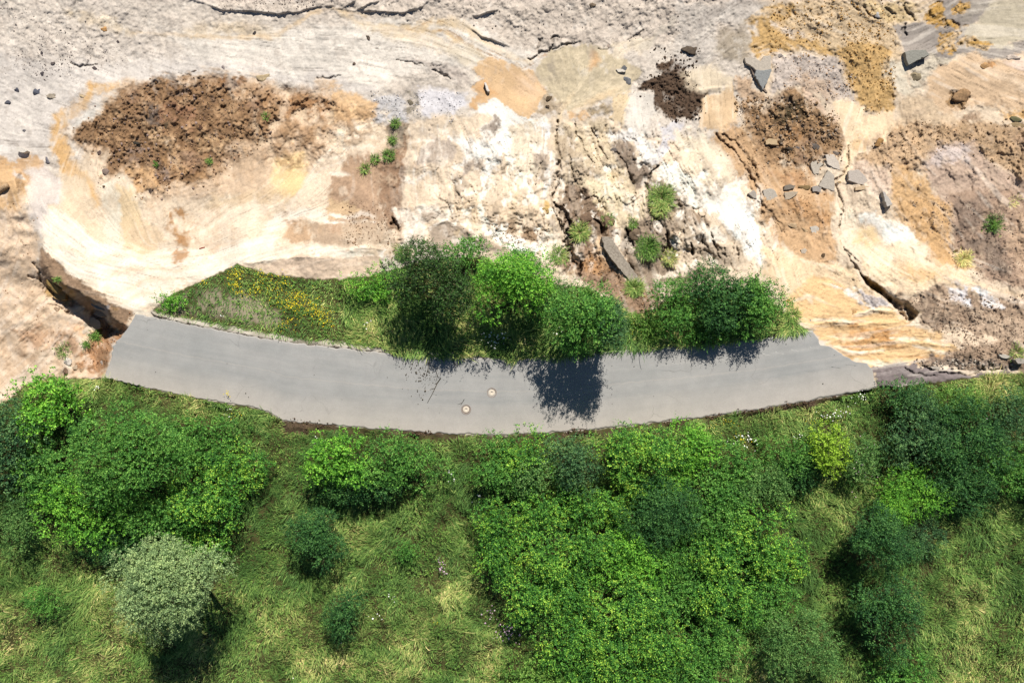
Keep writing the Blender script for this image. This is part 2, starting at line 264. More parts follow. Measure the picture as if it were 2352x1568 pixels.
# --- flow field for streaks (line integral convolution of noise)
ARR = np.array([(100,100,1,.45),(50,250,1,.5),(300,60,1,.35),(300,180,1,.3),(600,90,1,.06),(600,150,1,.2),(900,60,1,.12),(950,150,1,.15),(1100,100,1,.5),(1200,180,1,.7),(1500,60,1,-.4),(1650,60,1,-.6),(900,250,1,.1),(60,350,1,.05),
(400,300,1,-.3),(170,350,-.3,1),(600,250,1,.1),(750,330,1,-.9),(700,420,1,-1.2),(850,380,.1,1),(220,480,.6,1),(350,500,.3,1),(150,560,1,.7),(250,600,1,.35),(400,600,1,-.15),(600,570,1,-.3),(750,520,1,-.35),(800,580,1,.05),(500,500,1,-.5),(330,680,1,.3),
(960,350,.05,1),(1000,450,.12,1),(1100,450,.05,1),(1100,350,.4,1),(1200,400,.0,1),(1280,350,0,1),(1290,450,.02,1),(1380,380,.4,1),(1450,450,.3,1),(1550,400,.6,1),(1600,450,.7,1),(1700,560,.5,1),(1500,560,.3,1),(1000,530,1,-.2),(1150,530,1,.15),
(1200,220,1,.5),(1330,180,.1,1),(1400,220,-.7,1),(1500,250,.15,1),(1640,230,.1,1),(1650,90,-.8,1),(1700,90,1,-.3),(1850,60,1,.7),(2000,60,.8,.3),(2000,170,.15,1),(1900,140,1,.5),(2150,60,1,-.6),(2250,60,1,-.1),(2200,180,1,.5),(2300,200,1,.45),(1950,270,-.35,1),(1880,230,.4,1),
(1750,420,.5,1),(1800,330,.8,1),(1930,450,0,1),(2050,420,.6,1),(2250,350,1,.5),(2250,450,.8,.9),(2100,480,.9,.8),(2200,560,.7,1),(2300,560,1,.6),(1850,600,.3,1),(1900,650,1,.35),(2000,650,.8,.9),(2080,620,1,.45),(2250,640,1,.35),(1950,740,1,0),(2050,780,1,-.08),(2150,760,1,.15),(2250,740,1,.4),(2250,860,1,-.15),(2100,860,1,-.12),(2300,800,1,.5),
(50,480,.3,1),(50,600,-.4,1),(60,750,-.9,.8),(80,850,-1,1),(150,800,-.6,1),(200,770,-1,.6)], float)
fx = np.zeros_like(Z); fy = np.zeros_like(Z); W0 = np.zeros_like(Z) + 1e-9
for a, b, c, e in ARR:
    l = math.hypot(c, e); c /= l; e /= l
    if c < 0: c, e = -c, -e
    q = (CLU - a) ** 2 + (CLV - b) ** 2; wt = 1 / (q + 900.) ** 2
    # average in double-angle space so that opposite arrows agree
    fx += wt * (c * c - e * e); fy += wt * 2 * c * e
ang = np.arctan2(fy, fx) * .5 + .25 * fbm(U, V, 70, 3, 11)
fx = np.cos(ang); fy = np.sin(ang)
rs = np.random.default_rng(5)
def lic(noise, steps):
    out = noise.copy(); yy, xx = np.mgrid[0:NR, 0:NC].astype(np.float32)
    for sg in (1, -1):
        x = xx.copy(); y = yy.copy(); pdx = sg * fx; pdy = sg * fy
        for k in range(steps):
            xi = np.clip(x.round().astype(np.int32), 0, NC - 1); yi = np.clip(y.round().astype(np.int32), 0, NR - 1)
            dx = fx[yi, xi]; dy = fy[yi, xi]; f = np.sign(dx * pdx + dy * pdy); f[f == 0] = 1
            pdx = dx * f; pdy = dy * f; x += pdx; y += pdy
            xi = np.clip(x.round().astype(np.int32), 0, NC - 1); yi = np.clip(y.round().astype(np.int32), 0, NR - 1)
            out += noise[yi, xi]
    out = out / (2 * steps + 1); return (out - out.mean()) / out.std()
wn = rs.standard_normal(Z.shape).astype(np.float32)
L1 = lic(wn, 14)                                            # fine streaks
wn2 = (vn(U / 9, V / 9, 77) + .6 * vn(U / 4.5, V / 4.5, 78)).astype(np.float32)
L2 = lic(wn2, 32)                                           # broad streaks
del wn, wn2
PIT = vn(U / 4.2, V / 4.2, 21) * .6 + vn(U / 8, V / 8, 22) * .6 + vn(U / 2.4, V / 2.4, 23) * .35     # pebbly noise
N30 = fbm(U, V, 34, 4, 31); N90 = fbm(U, V, 110, 4, 32); N8 = fbm(U, V, 9, 3, 33)
# --- albedo painting, colours as seen in sunlight
COL = np.zeros((NR, NC, 3)); COL[:] = lin((220, 208, 195))
RGH = np.full_like(Z, 1.0)      # roughness/relief of pebbles
FLO = np.full_like(Z, .5)       # streakiness
def paint(mask, s, c, rough=None, flow=None, jit=.08):
    n = 1 + jit * N30[s] * 1.6
    COL[s] = COL[s] * (1 - mask[..., None]) + lin(c) * n[..., None] * mask[..., None]
    if rough is not None: RGH[s] = RGH[s] * (1 - mask) + rough * mask
    if flow is not None: FLO[s] = FLO[s] * (1 - mask) + flow * mask
def P(tile, c, pts, soft=6, rough=None, flow=None, warp=9, st=1., brk=0., jit=.08):
    warp = max(warp * 1.3, 7) if tile not in 'MD' else warp
    """polygon of one soil; brk breaks it up with noise"""
    Q = T(tile, pts); s = bbox(Q, soft * 2 + warp * 2 + 5)
    d = pip_sd(U[s] + W1[s] * warp * 2.1, V[s] + W2[s] * warp * 2.1, Q) + (WB1[s] * 1.5 + H4[s] * .35) * min(warp, 6) + (L2[s] + .6 * L1[s]) * FLO[s] * (soft * .3 + 1.2)
    m = ss(-soft, soft, d) * st
    if brk: m = m * ss(-.45, .35, N30[s] * 1.3 + .5 * N8[s] + (1 - 2 * brk) * .8)
    paint(m, s, c, rough, flow, jit)
def K(tile, c, pts, w, soft=5, rough=None, flow=None, st=1., warp=5, taper=True, brk=0.):
    Q = T(tile, pts); s = bbox(Q, w + soft * 2 + warp * 2 + 5)
    d, sg, ar = line_d(U[s] + W1[s] * warp * 1.6, V[s] + W2[s] * warp * 1.6, Q)
    ww = w * (np.sin(np.pi * np.clip(ar, .04, .96)) ** .4 if taper else 1)
    m = (1 - ss(-soft, soft, d - ww * (1 + .8 * WB2[s]) + WB1[s] * 3 + L1[s] * .8)) * st * np.clip(.8 + .8 * W1[s], .2, 1)
    if brk: m = m * ss(-.45, .35, N30[s] * 1.3 + .5 * L2[s] * .6 + (1 - 2 * brk) * .8)
    paint(m, s, c, rough, flow)
def E(tile, c, u, v, ru, rv, soft=4, **k):
    n = 14; P(tile, c, [(u + ru * math.cos(i * 2 * math.pi / n), v + rv * math.sin(i * 2 * math.pi / n)) for i in range(n)], soft, **k)
# sun-bleached gravel flats (top)
P('M', (216, 202, 188), [(430, -60), (2500, -60), (1760, -60), (1740, 60), (1600, 100), (1480, 110), (1200, 110), (1080, 60), (900, 40), (640, 35), (500, 20)], 10, 1.6, .3)
P('M', (222, 213, 205), [(-80, 90), (260, 90), (500, 130), (700, 150), (860, 170), (870, 230), (600, 170), (300, 190), (200, 240), (120, 330), (100, 420), (-80, 420)], 14, .5, .8)
P('M', (214, 202, 190), [(-80, -60), (180, -60), (330, 60), (420, 120), (240, 150), (100, 150), (-80, 110)], 16, 1.3, .6, st=.8)
P('M', (228, 219, 208), [(380, 80), (700, 60), (1080, 50), (1240, 140), (1080, 150), (860, 190), (700, 160), (450, 130)], 10, .6, 1.)
K('A', (226, 203, 165), [(480, 90), (700, 150), (900, 215)], 14, 10, st=.7, flow=1); K('A', (222, 198, 160), [(1200, 240), (1400, 190), (1650, 185), (1900, 240)], 15, 12, st=.65, flow=1)
K('A', (226, 200, 165), [(900, 212), (1400, 250), (1850, 250), (2100, 115), (2250, 60), (2500, 110)], 5, 4, .2, 1)
K('B', (228, 203, 165), [(0, 80), (120, 160), (300, 210), (500, 200), (640, 150), (760, 160), (880, 210), (1000, 290), (1180, 390), (1300, 410)], 11, 8, .15, 1)
K('B', (226, 198, 158), [(480, 200), (720, 210), (850, 300), (1000, 410), (1230, 465)], 6, 5, .1, 1); K('B', (232, 210, 178), [(300, 230), (600, 270), (760, 330), (900, 430)], 16, 12, .15, 1, st=.7); K('B', (186, 150, 112), [(640, 205), (760, 215), (900, 320), (1080, 400), (1240, 465), (1330, 430)], 1.4, 1.2, st=.8, warp=3)
K('B', (186, 150, 112), [(900, 330), (1020, 350), (1160, 400), (1300, 410), (1460, 365)], 1.2, 1.2, st=.7, warp=3); K('B', (186, 150, 112), [(250, 215), (470, 205), (600, 150), (780, 155)], 1.3, 1.2, st=.7, warp=3)
P('B', (190, 178, 166), [(60, 590), (500, 600), (850, 560), (820, 640), (520, 640), (440, 760), (330, 700), (200, 650)], 8, 1.0, .3, st=.6)
P('B', (196, 182, 172), [(440, 380), (800, 430), (870, 560), (760, 560), (640, 500), (480, 430)], 10, 1.4, .3, st=.7)
# whole slope below the crest
P('M', (229, 208, 182), [(100, 420), (250, 300), (600, 300), (760, 260), (930, 270), (1050, 262), (1150, 235), (1220, 272), (1380, 275), (1500, 315), (1600, 340), (1680, 300), (1740, 200), (1740, -60), (2600, -60), (2600, 900), (2000, 900), (1850, 760), (1440, 740), (1000, 560), (700, 660), (500, 640), (300, 760), (90, 600)], 8, .7, .7)
# ---- left basin
K('A', (228, 184, 124), [(820, 590), (640, 600), (560, 700), (440, 800), (405, 900), (420, 1000), (480, 1130), (560, 1200), (620, 1290), (670, 1400)], 15, 9, .2, .9, warp=8)
K('A', (226, 222, 214), [(800, 640), (640, 760), (520, 850), (480, 900)], 12, 8, .3, .6)
P('A', (216, 188, 158), [(860, 560), (1300, 500), (2352, 600), (2560, 730), (2352, 900), (2100, 1200), (1900, 1400), (1450, 1330), (1050, 1420), (900, 1300), (650, 1100), (470, 920)], 14, .8, .5, warp=12)
P('A', (152, 118, 84), [(480, 910), (570, 800), (760, 710), (900, 610), (1060, 535), (1300, 505), (1480, 560), (1560, 640), (1720, 740), (1880, 790), (1860, 960), (1720, 1090), (1540, 1100), (1430, 1220), (1260, 1260), (1080, 1320), (960, 1400), (930, 1300), (860, 1180), (760, 1180), (680, 1080), (600, 990)], 12, 2.6, .1, warp=18)
P('A', (152, 112, 74), [(1250, 520), (1700, 520), (1800, 560), (1700, 640), (1500, 620)], 6, 1.8, .1, brk=.45); P('A', (170, 128, 88), [(1580, 600), (1820, 600), (1900, 760), (1720, 740)], 8, 1.8, brk=.5); P('A', (168, 126, 86), [(1900, 560), (2200, 620), (2340, 700), (2300, 830), (1960, 830), (1940, 700)], 8, 1.8, brk=.55)
P('A', (168, 122, 96), [(1100, 700), (1500, 740), (1440, 900), (1240, 900), (1080, 820)], 8, 3, st=.6, brk=.6); P('A', (108, 98, 92), [(980, 700), (1080, 710), (1090, 880), (1020, 820)], 4, st=.8)
P('A', (206, 172, 132), [(960, 780), (1060, 840), (1100, 920), (1320, 920), (1280, 1000), (1020, 1050), (960, 960)], 5, 1.5, brk=.6, warp=12); P('A', (226, 200, 170), [(1000, 1140), (1100, 1010), (1260, 990), (1320, 930), (1160, 940), (1010, 1050)], 4, 1., brk=.7, warp=12)
P('A', (200, 166, 124), [(1380, 950), (1600, 960), (1560, 1060), (1360, 1040)], 5, 1.5, brk=.5); P('A', (176, 136, 92), [(1080, 1040), (1300, 1080), (1420, 1220), (1200, 1200), (1060, 1130)], 8, 2, brk=.5); P('A', (158, 138, 128), [(830, 990), (1000, 1000), (1080, 1180), (1250, 1260), (1060, 1250), (880, 1140)], 5, 2.5, brk=.55, st=.8)
P('A', (206, 166, 120), [(860, 1180), (1040, 1180), (1060, 1300), (940, 1380)], 5, 1.2, brk=.4)
P('A', (204, 176, 146), [(1560, 1000), (1860, 960), (2100, 830), (2352, 780), (2200, 960), (2050, 1090), (1900, 1100), (1760, 1160), (1580, 1150)], 10, .9, .4, st=.9)
P('A', (190, 150, 108), [(1900, 840), (2300, 830), (2180, 960), (2040, 1060), (1960, 960)], 10, .7, st=.6); P('A', (234, 202, 148), [(1900, 1100), (2060, 1060), (2100, 1180), (2000, 1330), (1850, 1340), (1830, 1200)], 12, .4, .6)
P('A', (236, 214, 188), [(2352, 880), (2600, 850), (2620, 1300), (2352, 1500), (2000, 1520), (1980, 1400), (2160, 1120)], 8, .6, .9); K('A', (244, 228, 208), [(2500, 930), (2300, 980), (2180, 1100), (2060, 1280), (1960, 1440)], 4, 5, .2); K('A', (246, 232, 214), [(2700, 1150), (2500, 1180), (2352, 1100), (2200, 1150), (2060, 1300)], 2.6, 3, .2)
P('A', (222, 196, 160), [(1450, 1330), (1900, 1240), (1960, 1400), (1700, 1567), (1280, 1567)], 12, .5, .8, st=.7)
P('A', (224, 217, 214), [(200, 1240), (380, 1210), (480, 1300), (430, 1400), (240, 1380)], 8, .3); P('A', (205, 172, 136), [(280, 1380), (400, 1340), (420, 1420), (300, 1450)], 6, .9, brk=.5)
P('A', (228, 218, 198), [(700, 1250), (800, 1180), (900, 1260), (980, 1420), (980, 1800), (800, 1900), (720, 1600)], 8, .25, .9); P('A', (226, 196, 150), [(820, 1260), (900, 1300), (1000, 1480), (1060, 1700), (900, 1850), (830, 1600)], 8, .25, .9, st=.8); P('A',(224,202,172),[(430,1150),(560,1220),(660,1400),(640,1650),(480,1500),(400,1300)],9,.4,.6,st=.8)
P('D', (246, 232, 214), [(270, 100), (380, 60), (480, 150), (600, 250), (700, 300), (900, 345), (1250, 325), (1400, 330), (1700, 230), (1900, 110), (2000, 60), (2352, 105), (2352, 150), (2050, 145), (1850, 230), (1900, 300), (2352, 310), (2500, 350), (2352, 390), (1850, 395), (1650, 440), (1550, 490), (1380, 540), (1200, 610), (1060, 710), (930, 780), (760, 720), (620, 600), (470, 520), (350, 410), (280, 330)], 9, .12, 1.3)
for q, w_ in (([(480, 440), (800, 380), (1100, 380), (1400, 360), (1800, 220)], 5), ([(560, 560), (900, 480), (1200, 470), (1500, 380)], 6), ([(700, 650), (1000, 560), (1250, 540), (1500, 440)], 6), ([(820, 700), (1000, 640), (1150, 600)], 5), ([(350, 330), (600, 380), (800, 440)], 4), ([(1500, 400), (1800, 340), (2200, 350)], 3), ([(700,560),(720,640),(800,700)],9)): K('D', (240, 212, 182), q, w_, 7, .15, 1.2, st=.9, warp=9)
P('D', (232, 204, 168), [(860, 200), (1050, 150), (1130, 260), (1000, 330), (860, 330)], 10, .3, .8, st=.8); P('D', (240, 220, 196), [(1320, 100), (1700, 0), (1900, 60), (1700, 220), (1400, 300), (1300, 250)], 12, .3, 1., st=.9); P('D',(240,222,196),[(560,520),(760,640),(860,720),(740,700),(600,610)],8,.1,st=.8)
P('D', (176, 132, 88), [(1200, 90), (1290, 90), (1310, 200), (1280, 300), (1220, 300), (1180, 220), (1110, 180)], 7, .9, brk=.35); E('D', (200, 158, 118), 1240, 370, 50, 35, 6); P('A', (182, 140, 96), [(1200, 1470), (1290, 1470), (1320, 1600), (1200, 1600)], 8, .9, brk=.4)
P('D', (200, 166, 132), [(1950, 160), (2090, 160), (2200, 180), (2150, 300), (2000, 310), (1930, 250)], 7, 1.0, brk=.25); P('D', (190, 164, 138), [(2120, 160), (2352, 150), (2352, 300), (2160, 300)], 6, 1.0, .3)
P('D', (216, 192, 168), [(1850, 395), (2352, 400), (2600, 400), (2600, 560), (2352, 540), (2100, 540), (1900, 490), (1700, 440)], 6, .8, .4)
# ---- far left lower floor
P('M', (228, 200, 170), [(-80, 420), (20, 395), (62, 470), (84, 545), (90, 600), (120, 650), (240, 715), (262, 745), (285, 755), (250, 800), (240, 870), (-80, 1000)], 8, .45, .8)
P('A', (208, 172, 132), [(95, 1080), (200, 1040), (320, 1110), (340, 1190), (220, 1250), (170, 1300), (100, 1130)], 4, .3); P('A', (214, 176, 130), [(-150, 1050), (90, 1110), (170, 1300), (130, 1420), (-150, 1400)], 6, .5); P('A', (240, 233, 226), [(0, 1000), (130, 1010), (190, 1060), (60, 1080), (-60, 1060)], 4, .2)
P('M', (214, 202, 194), [(60, 395), (110, 380), (150, 420), (110, 500), (90, 540), (70, 480)], 8, .4)
for q, w_ in (([(350, 640), (200, 800), (60, 900), (-150, 960)], 5), ([(370, 980), (280, 1100), (150, 1230), (-100, 1420)], 14), ([(440, 880), (540, 960), (600, 1060)], 8), ([(60, 520), (30, 600), (-40, 760)], 7), ([(400, 780), (520, 820), (640, 860)], 12), ([(60, 980), (100, 1080)], 6), ([(450, 1080), (480, 1180)], 9), ([(120, 430), (90, 520)], 5), ([(300, 1150), (180, 1300), (60, 1400)], 14)): K('D', (242, 222, 200), q, w_, 6, .25, .8, st=1.)
P('D', (186, 142, 106), [(80, 900), (260, 860), (400, 900), (330, 1000), (160, 1040)], 9, 1.2, brk=.4, st=.7); P('D', (176, 140, 110), [(370, 920), (440, 880), (520, 960), (600, 1120), (480, 1040), (370, 1040)], 5, 1.3, st=.8)
P('D', (192, 146, 106), [(700, 850), (920, 770), (860, 900), (780, 980), (740, 1130), (670, 1210), (520, 1200), (600, 1050), (640, 960)], 6, 1.6); P('D', (232, 188, 146), [(440, 830), (620, 840), (700, 900), (600, 950), (480, 900)], 6, .6, st=.8); P('D',(206,192,172),[(600,800),(690,830),(690,880),(610,930),(580,890)],3,.4)
P('D', (158, 130, 104), [(270, 330), (350, 400), (470, 500), (640, 610), (780, 720), (925, 745), (890, 830), (800, 905), (740, 790), (640, 790), (560, 740), (430, 710), (330, 640), (280, 480)], 4, 1.5, .4, warp=4); P('D', (184, 150, 96), [(320, 540), (430, 560), (490, 660), (440, 700), (330, 640)], 4, 1.5); P('D', (170, 136, 92), [(540, 640), (780, 740), (640, 720)], 4, st=.8); P('D',(150,150,156),[(620,680),(740,720),(740,790),(640,770)],4,1,st=.8)
# ---- centre slope
P('B', (206, 203, 204), [(210, 720), (260, 640), (420, 700), (440, 820), (300, 840), (220, 830)], 8, 1.0, .3, brk=.25); P('B', (216, 213, 218), [(510, 640), (640, 620), (830, 640), (840, 740), (700, 780), (520, 780)], 8, .8, .2, brk=.15); P('B', (150, 140, 124), [(430, 660), (510, 650), (510, 750), (430, 780)], 4, 1.5, brk=.35)
P('B', (226, 188, 142), [(-60, 600), (100, 630), (240, 720), (200, 820), (60, 810), (-60, 800)], 8, .6)
P('B', (232, 216, 192), [(1100, 830), (1420, 820), (1450, 1000), (1330, 1250), (1200, 1250), (1120, 1100)], 12, .4, .9)
P('B', (222, 202, 170), [(1500, 850), (1850, 850), (1990, 1240), (2010, 1500), (1860, 1400), (1560, 1250), (1480, 1000)], 10, .8, .9); P('B',(238,222,186),[(1640,1150),(1800,1200),(2000,1330),(1960,1567),(1860,1480),(1700,1300)],8,.7,.8,st=.85)
P('B', (188, 168, 142), [(1500, 900), (1560, 880), (1680, 1080), (1760, 1200), (1600, 1260), (1510, 1100)], 8, 1.2, .6, brk=.4); P('B', (184, 166, 150), [(1310, 1030), (1440, 1020), (1460, 1180), (1370, 1260), (1230, 1280), (1330, 1150)], 6, 1., brk=.35)
P('B', (248, 243, 235), [(870, 750), (1070, 680), (1130, 720), (1230, 805), (1400, 815), (1440, 860), (1160, 850), (1170, 1000), (1090, 1080), (1050, 1190), (1000, 1230), (980, 1100), (770, 1140), (880, 1060), (810, 1000), (740, 930), (980, 940), (920, 860), (1030, 800)], 5, .12, 1., warp=7)
P('B', (246, 241, 234), [(740, 900), (1000, 900), (1000, 1080), (880, 1060), (780, 960)], 14, .2, 1, st=.6); P('B', (248, 243, 236), [(1300, 1000), (1420, 970), (1480, 1040), (1470, 1250), (1440, 1400), (1350, 1480), (1400, 1250), (1430, 1060)], 6, .2, .9, st=.8); P('B',(244,240,238),[(1340,840),(1430,860),(1430,940),(1350,930)],5,.2)
P('B', (164, 150, 138), [(920, 850), (1050, 790), (1100, 930), (1000, 930)], 5, .9, .9, brk=.2); P('B', (186, 170, 156), [(640, 960), (800, 960), (830, 1060), (700, 1120), (600, 1100), (540, 1200), (520, 1080)], 6, 1., .9, brk=.3); P('B', (176, 160, 146), [(860, 1090), (980, 1100), (1000, 1220), (820, 1210)], 5, .9, brk=.4); P('B', (192, 176, 160), [(480, 860), (660, 860), (640, 940), (520, 960)], 8, .8, brk=.3,st=.8)
for q in ([(520, 1000), (520, 1150), (530, 1400)], [(600, 930), (580, 1100), (600, 1300)], [(680, 860), (690, 1050), (660, 1200)], [(460, 860), (490, 1050)], [(540, 760), (560, 900)], [(740, 780), (720, 900)], [(780, 1150), (760, 1300)]): K('B', (240, 230, 216), q, 2.2, 3, .2, .9, st=.8, warp=7)
for q, w_ in (([(380, 1260), (450, 1220), (530, 1270)], 5), ([(540, 1240), (620, 1190), (640, 1240)], 4), ([(830, 1280), (870, 1340), (940, 1310)], 4), ([(470, 990), (560, 960), (640, 970)], 3), ([(1160, 1180), (1190, 1160), (1230, 1180)], 4), ([(1590, 1090), (1690, 1080)], 5), ([(870, 1000), (960, 960), (1060, 980)], 4), ([(1700, 1170), (1900, 1300), (2000, 1340)], 7)): K('B', (249, 240, 228), q, w_, 4, .2, st=.9)
P('B', (186, 154, 126), [(-60, 1200), (60, 1080), (200, 1080), (300, 1100), (310, 1567), (-60, 1567)], 8, .9, .5); P('B', (160, 128, 102), [(310, 870), (440, 830), (460, 1000), (400, 1100), (440, 1200), (410, 1567), (300, 1567), (280, 1300), (280, 1000)], 6, 1.7, .2)
P('B', (150, 136, 118), [(300, 880), (440, 840), (430, 1000), (320, 1030)], 6, 1.8, brk=.3); P('B', (236, 216, 190), [(0, 850), (280, 850), (290, 1040), (180, 1010), (0, 1060)], 12, .4, 1.1)
for q, w_ in (([(-40, 1000), (60, 1020), (130, 1010)], 4), ([(120, 1030), (200, 1000), (290, 1020)], 3), ([(-60, 1080), (30, 1060)], 4), ([(60, 950), (200, 930), (290, 950)], 3.4), ([(-60, 1180), (70, 1200)], 5), ([(100, 870), (220, 860)], 4), ([(-60, 900), (60, 930)], 4)): K('B', (248, 236, 218), q, w_, 4, .15, st=.9)
P('B', (218, 186, 146), [(-60, 1390), (60, 1380), (110, 1450), (60, 1500), (-60, 1500)], 5, .4)
for q, w_ in (([(-200, 340), (0, 350), (120, 380), (200, 400)], 4), ([(-200, 380), (0, 380), (150, 370), (230, 390)], 2.4), ([(-60, 100), (60, 130), (140, 90), (230, 110)], 5), ([(-100, 145), (60, 160), (240, 145)], 3)): K('E', (250, 238, 222), q, w_, 3, .2, st=.95)
P('E', (250, 240, 228), [(260, 370), (310, 330), (330, 370), (310, 420), (265, 405)], 4, .2); P('E', (196, 172, 146), [(0, 150), (300, 130), (320, 320), (0, 310)], 8, 1., .4, st=.8)
P('E', (243, 230, 214), [(350, 60), (600, 20), (730, 60), (760, 120), (620, 160), (560, 190), (600, 240), (560, 330), (430, 330), (410, 230), (380, 140)], 6, .9, .5, brk=.1); P('E', (186, 168, 150), [(540, 90), (720, 70), (700, 140), (580, 160)], 5, 1.2, brk=.2)
P('E', (176, 158, 140), [(600, 215), (640, 170), (740, 140), (800, 140), (900, 220), (1000, 260), (1100, 330), (1050, 400), (900, 330), (620, 300)], 4, .7, .3); P('E', (248, 236, 220), [(600, 200), (740, 120), (770, 170), (800, 140), (910, 200), (930, 250), (840, 170), (780, 180), (720, 150), (620, 210)], 3, .2, warp=3)
P('E', (230, 206, 176), [(760, 0), (1420, 0), (1420, 160), (1180, 150), (1000, 160), (880, 100), (760, 80)], 10, .8, .6); P('E', (166, 142, 116), [(1050, 160), (1180, 150), (1210, 240), (1100, 240)], 5, 1.6, brk=.15); P('E', (164, 136, 108), [(1240, 260), (1280, 200), (1400, 190), (1430, 250), (1400, 290), (1270, 300)], 5, 1.8, brk=.1)
P('E', (250, 240, 232), [(1000, 200), (1100, 250), (1250, 260), (1340, 310), (1350, 350), (1200, 370), (1100, 310), (990, 240)], 5, .2); P('E', (244, 226, 204), [(1420, 60), (1480, 160), (1540, 220), (1530, 330), (1450, 410), (1340, 420), (1360, 350), (1420, 300), (1440, 200)], 5, .5); P('E', (222, 184, 116), [(1400, 0), (1460, 0), (1480, 130), (1420, 110)], 4, .9, brk=.2)
P('E', (190, 170, 148), [(1000, 270), (1120, 330), (1340, 430), (1400, 520), (1200, 420), (1050, 380)], 8, .9)
P('B', (150, 126, 104), [(1490, 1400), (1560, 1270), (1720, 1290), (1760, 1400), (1870, 1500), (1900, 1700), (1700, 1720), (1640, 1650), (1560, 1600)], 4, 1.6, .5, warp=5); P('B', (226, 204, 164), [(1700, 1360), (1780, 1370), (1840, 1450), (1760, 1440)], 4, .8)
P('E', (140, 114, 90), [(1620, 120), (1700, 80), (1740, 170), (1700, 220), (1600, 210)], 4, 1.4); P('E', (150, 122, 96), [(1740, 60), (1880, 110), (1900, 230), (1800, 260), (1770, 170)], 4, 1.6)
P('E', (168, 138, 112), [(1430, 420), (1560, 340), (1640, 260), (1780, 260), (1850, 420), (1960, 560), (2170, 640), (2170, 760), (1940, 790), (1800, 660), (1600, 520)], 5, 1.3); P('E', (194, 148, 102), [(1600, 400), (1780, 330), (1850, 440), (1800, 490), (1660, 490)], 7, 1.8); P('E',(228,196,160),[(1740,230),(1780,250),(1830,400),(1790,420),(1740,330)],4,.6)
P('E', (164, 144, 124), [(1950, 200), (2120, 120), (2260, 200), (2280, 420), (2300, 560), (2120, 640), (2000, 520), (1940, 350)], 6, 1.4, brk=.1); P('E', (234, 214, 180), [(1850, 0), (2080, 0), (2090, 130), (1960, 190), (1880, 160)], 6, .9, .6); P('E', (242, 226, 206), [(2140, 500), (2300, 450), (2340, 470), (2260, 520), (2160, 530)], 4, .3)
P('B', (150, 132, 116), [(1860, 1010), (1960, 960), (2090, 1060), (2160, 1130), (2080, 1270), (2000, 1250), (1930, 1120)], 5, 1.5, .7); P('B', (166, 148, 128), [(2100, 1260), (2240, 1240), (2400, 1340), (2440, 1600), (2240, 1600), (2110, 1460)], 5, 1.3, .6, brk=.1)
P('B', (236, 230, 224), [(1860, 960), (1990, 880), (2110, 960), (2240, 1020), (2200, 1100), (2100, 1060), (1960, 960)], 5, .3, .8); P('B', (247, 240, 228), [(2190, 1120), (2290, 1120), (2400, 1210), (2500, 1290), (2560, 1440), (2400, 1420), (2200, 1240)], 4, .15, .8, warp=5); P('B', (216, 212, 216), [(2220, 860), (2310, 850), (2290, 960), (2180, 1060), (2210, 960)], 5, .4)
P('B', (232, 212, 184), [(2290, 900), (2500, 940), (2640, 1300), (2700, 1500), (2500, 1280), (2350, 1060)], 8, .6, .8)
# sand fans under the crest
P('B', (222, 186, 142), [(860, 745), (930, 650), (850, 585), (970, 540), (890, 465), (1000, 420), (1150, 430), (1250, 470), (1330, 460), (1400, 600), (1430, 670), (1360, 770), (1290, 815), (1210, 805), (1100, 720), (1060, 680)], 3, .05, .5, warp=5); P('B', (208, 156, 100), [(860, 745), (940, 650), (860, 590), (980, 560), (1060, 670), (960, 690)], 8, .05, st=.6); P('B', (232, 196, 158), [(1160, 480), (1320, 480), (1410, 640), (1340, 740), (1200, 640)], 14, .05, st=.7); P('B', (228, 214, 190), [(730, 310), (900, 300), (1000, 400), (900, 470), (780, 400)], 10, .1, 1., st=.7)
P('B', (206, 190, 160), [(1340, 460), (1470, 350), (1650, 300), (1850, 330), (1950, 400), (2050, 500), (1970, 590), (1880, 640), (1720, 700), (1560, 760), (1430, 660)], 4, .15, .2, warp=4)
a0 = T('B', [(1525, 735)])[0]                                   # rills converging on the outlet
s = bbox(T('B', [(1340, 300), (2050, 800)]), 0); rr = np.hypot(U[s] - a0[0], V[s] - a0[1]); th = np.arctan2(V[s] - a0[1], U[s] - a0[0]) + W1[s] * .12 + rr * .0012 + W2[s] * .25
rn = vn(th * 22, rr / 70, 91) * .6 + vn(th * 50, rr / 50, 92) * .5
fm = ss(0, 8, pip_sd(U[s], V[s], T('B', [(1340, 460), (1470, 350), (1650, 300), (1850, 330), (1950, 400), (2050, 500), (1970, 590), (1880, 640), (1720, 700), (1560, 760), (1430, 660)])))
COL[s] *= (1 + fm * rn * .10 + fm * .08 * N8[s])[..., None]; REL[s] += fm * (rn * .025 + .06 * N8[s])
paint(fm * ss(.1, .5, rn) * .45 * np.clip(.6 + 1.5 * N30[s], 0, 1), s, (232, 214, 184)); paint(fm * ss(.1, .6, -rn) * .3, s, (178, 166, 142))
K('B', (212, 158, 100), [(1720, 350), (1750, 400), (1720, 460)], 9, 8, .05, st=.7); K('B', (238, 214, 176), [(1590, 640), (1540, 720), (1500, 800), (1490, 840)], 5, 4, .1); K('B', (232, 204, 164), [(1900, 600), (1700, 700), (1600, 760), (1530, 810)], 8, 7, .1, st=.8)
P('B', (186, 166, 140), [(1430, 650), (1530, 730), (1510, 790), (1380, 800), (1320, 790), (1400, 720)], 5, 1.3, brk=.2); P('B', (180, 160, 130), [(1690, 740), (1830, 690), (1850, 800), (1720, 800)], 5, 1.2, brk=.3); P('B', (222, 184, 140), [(1560, 780), (1680, 740), (1700, 790), (1560, 810)], 4, .3)
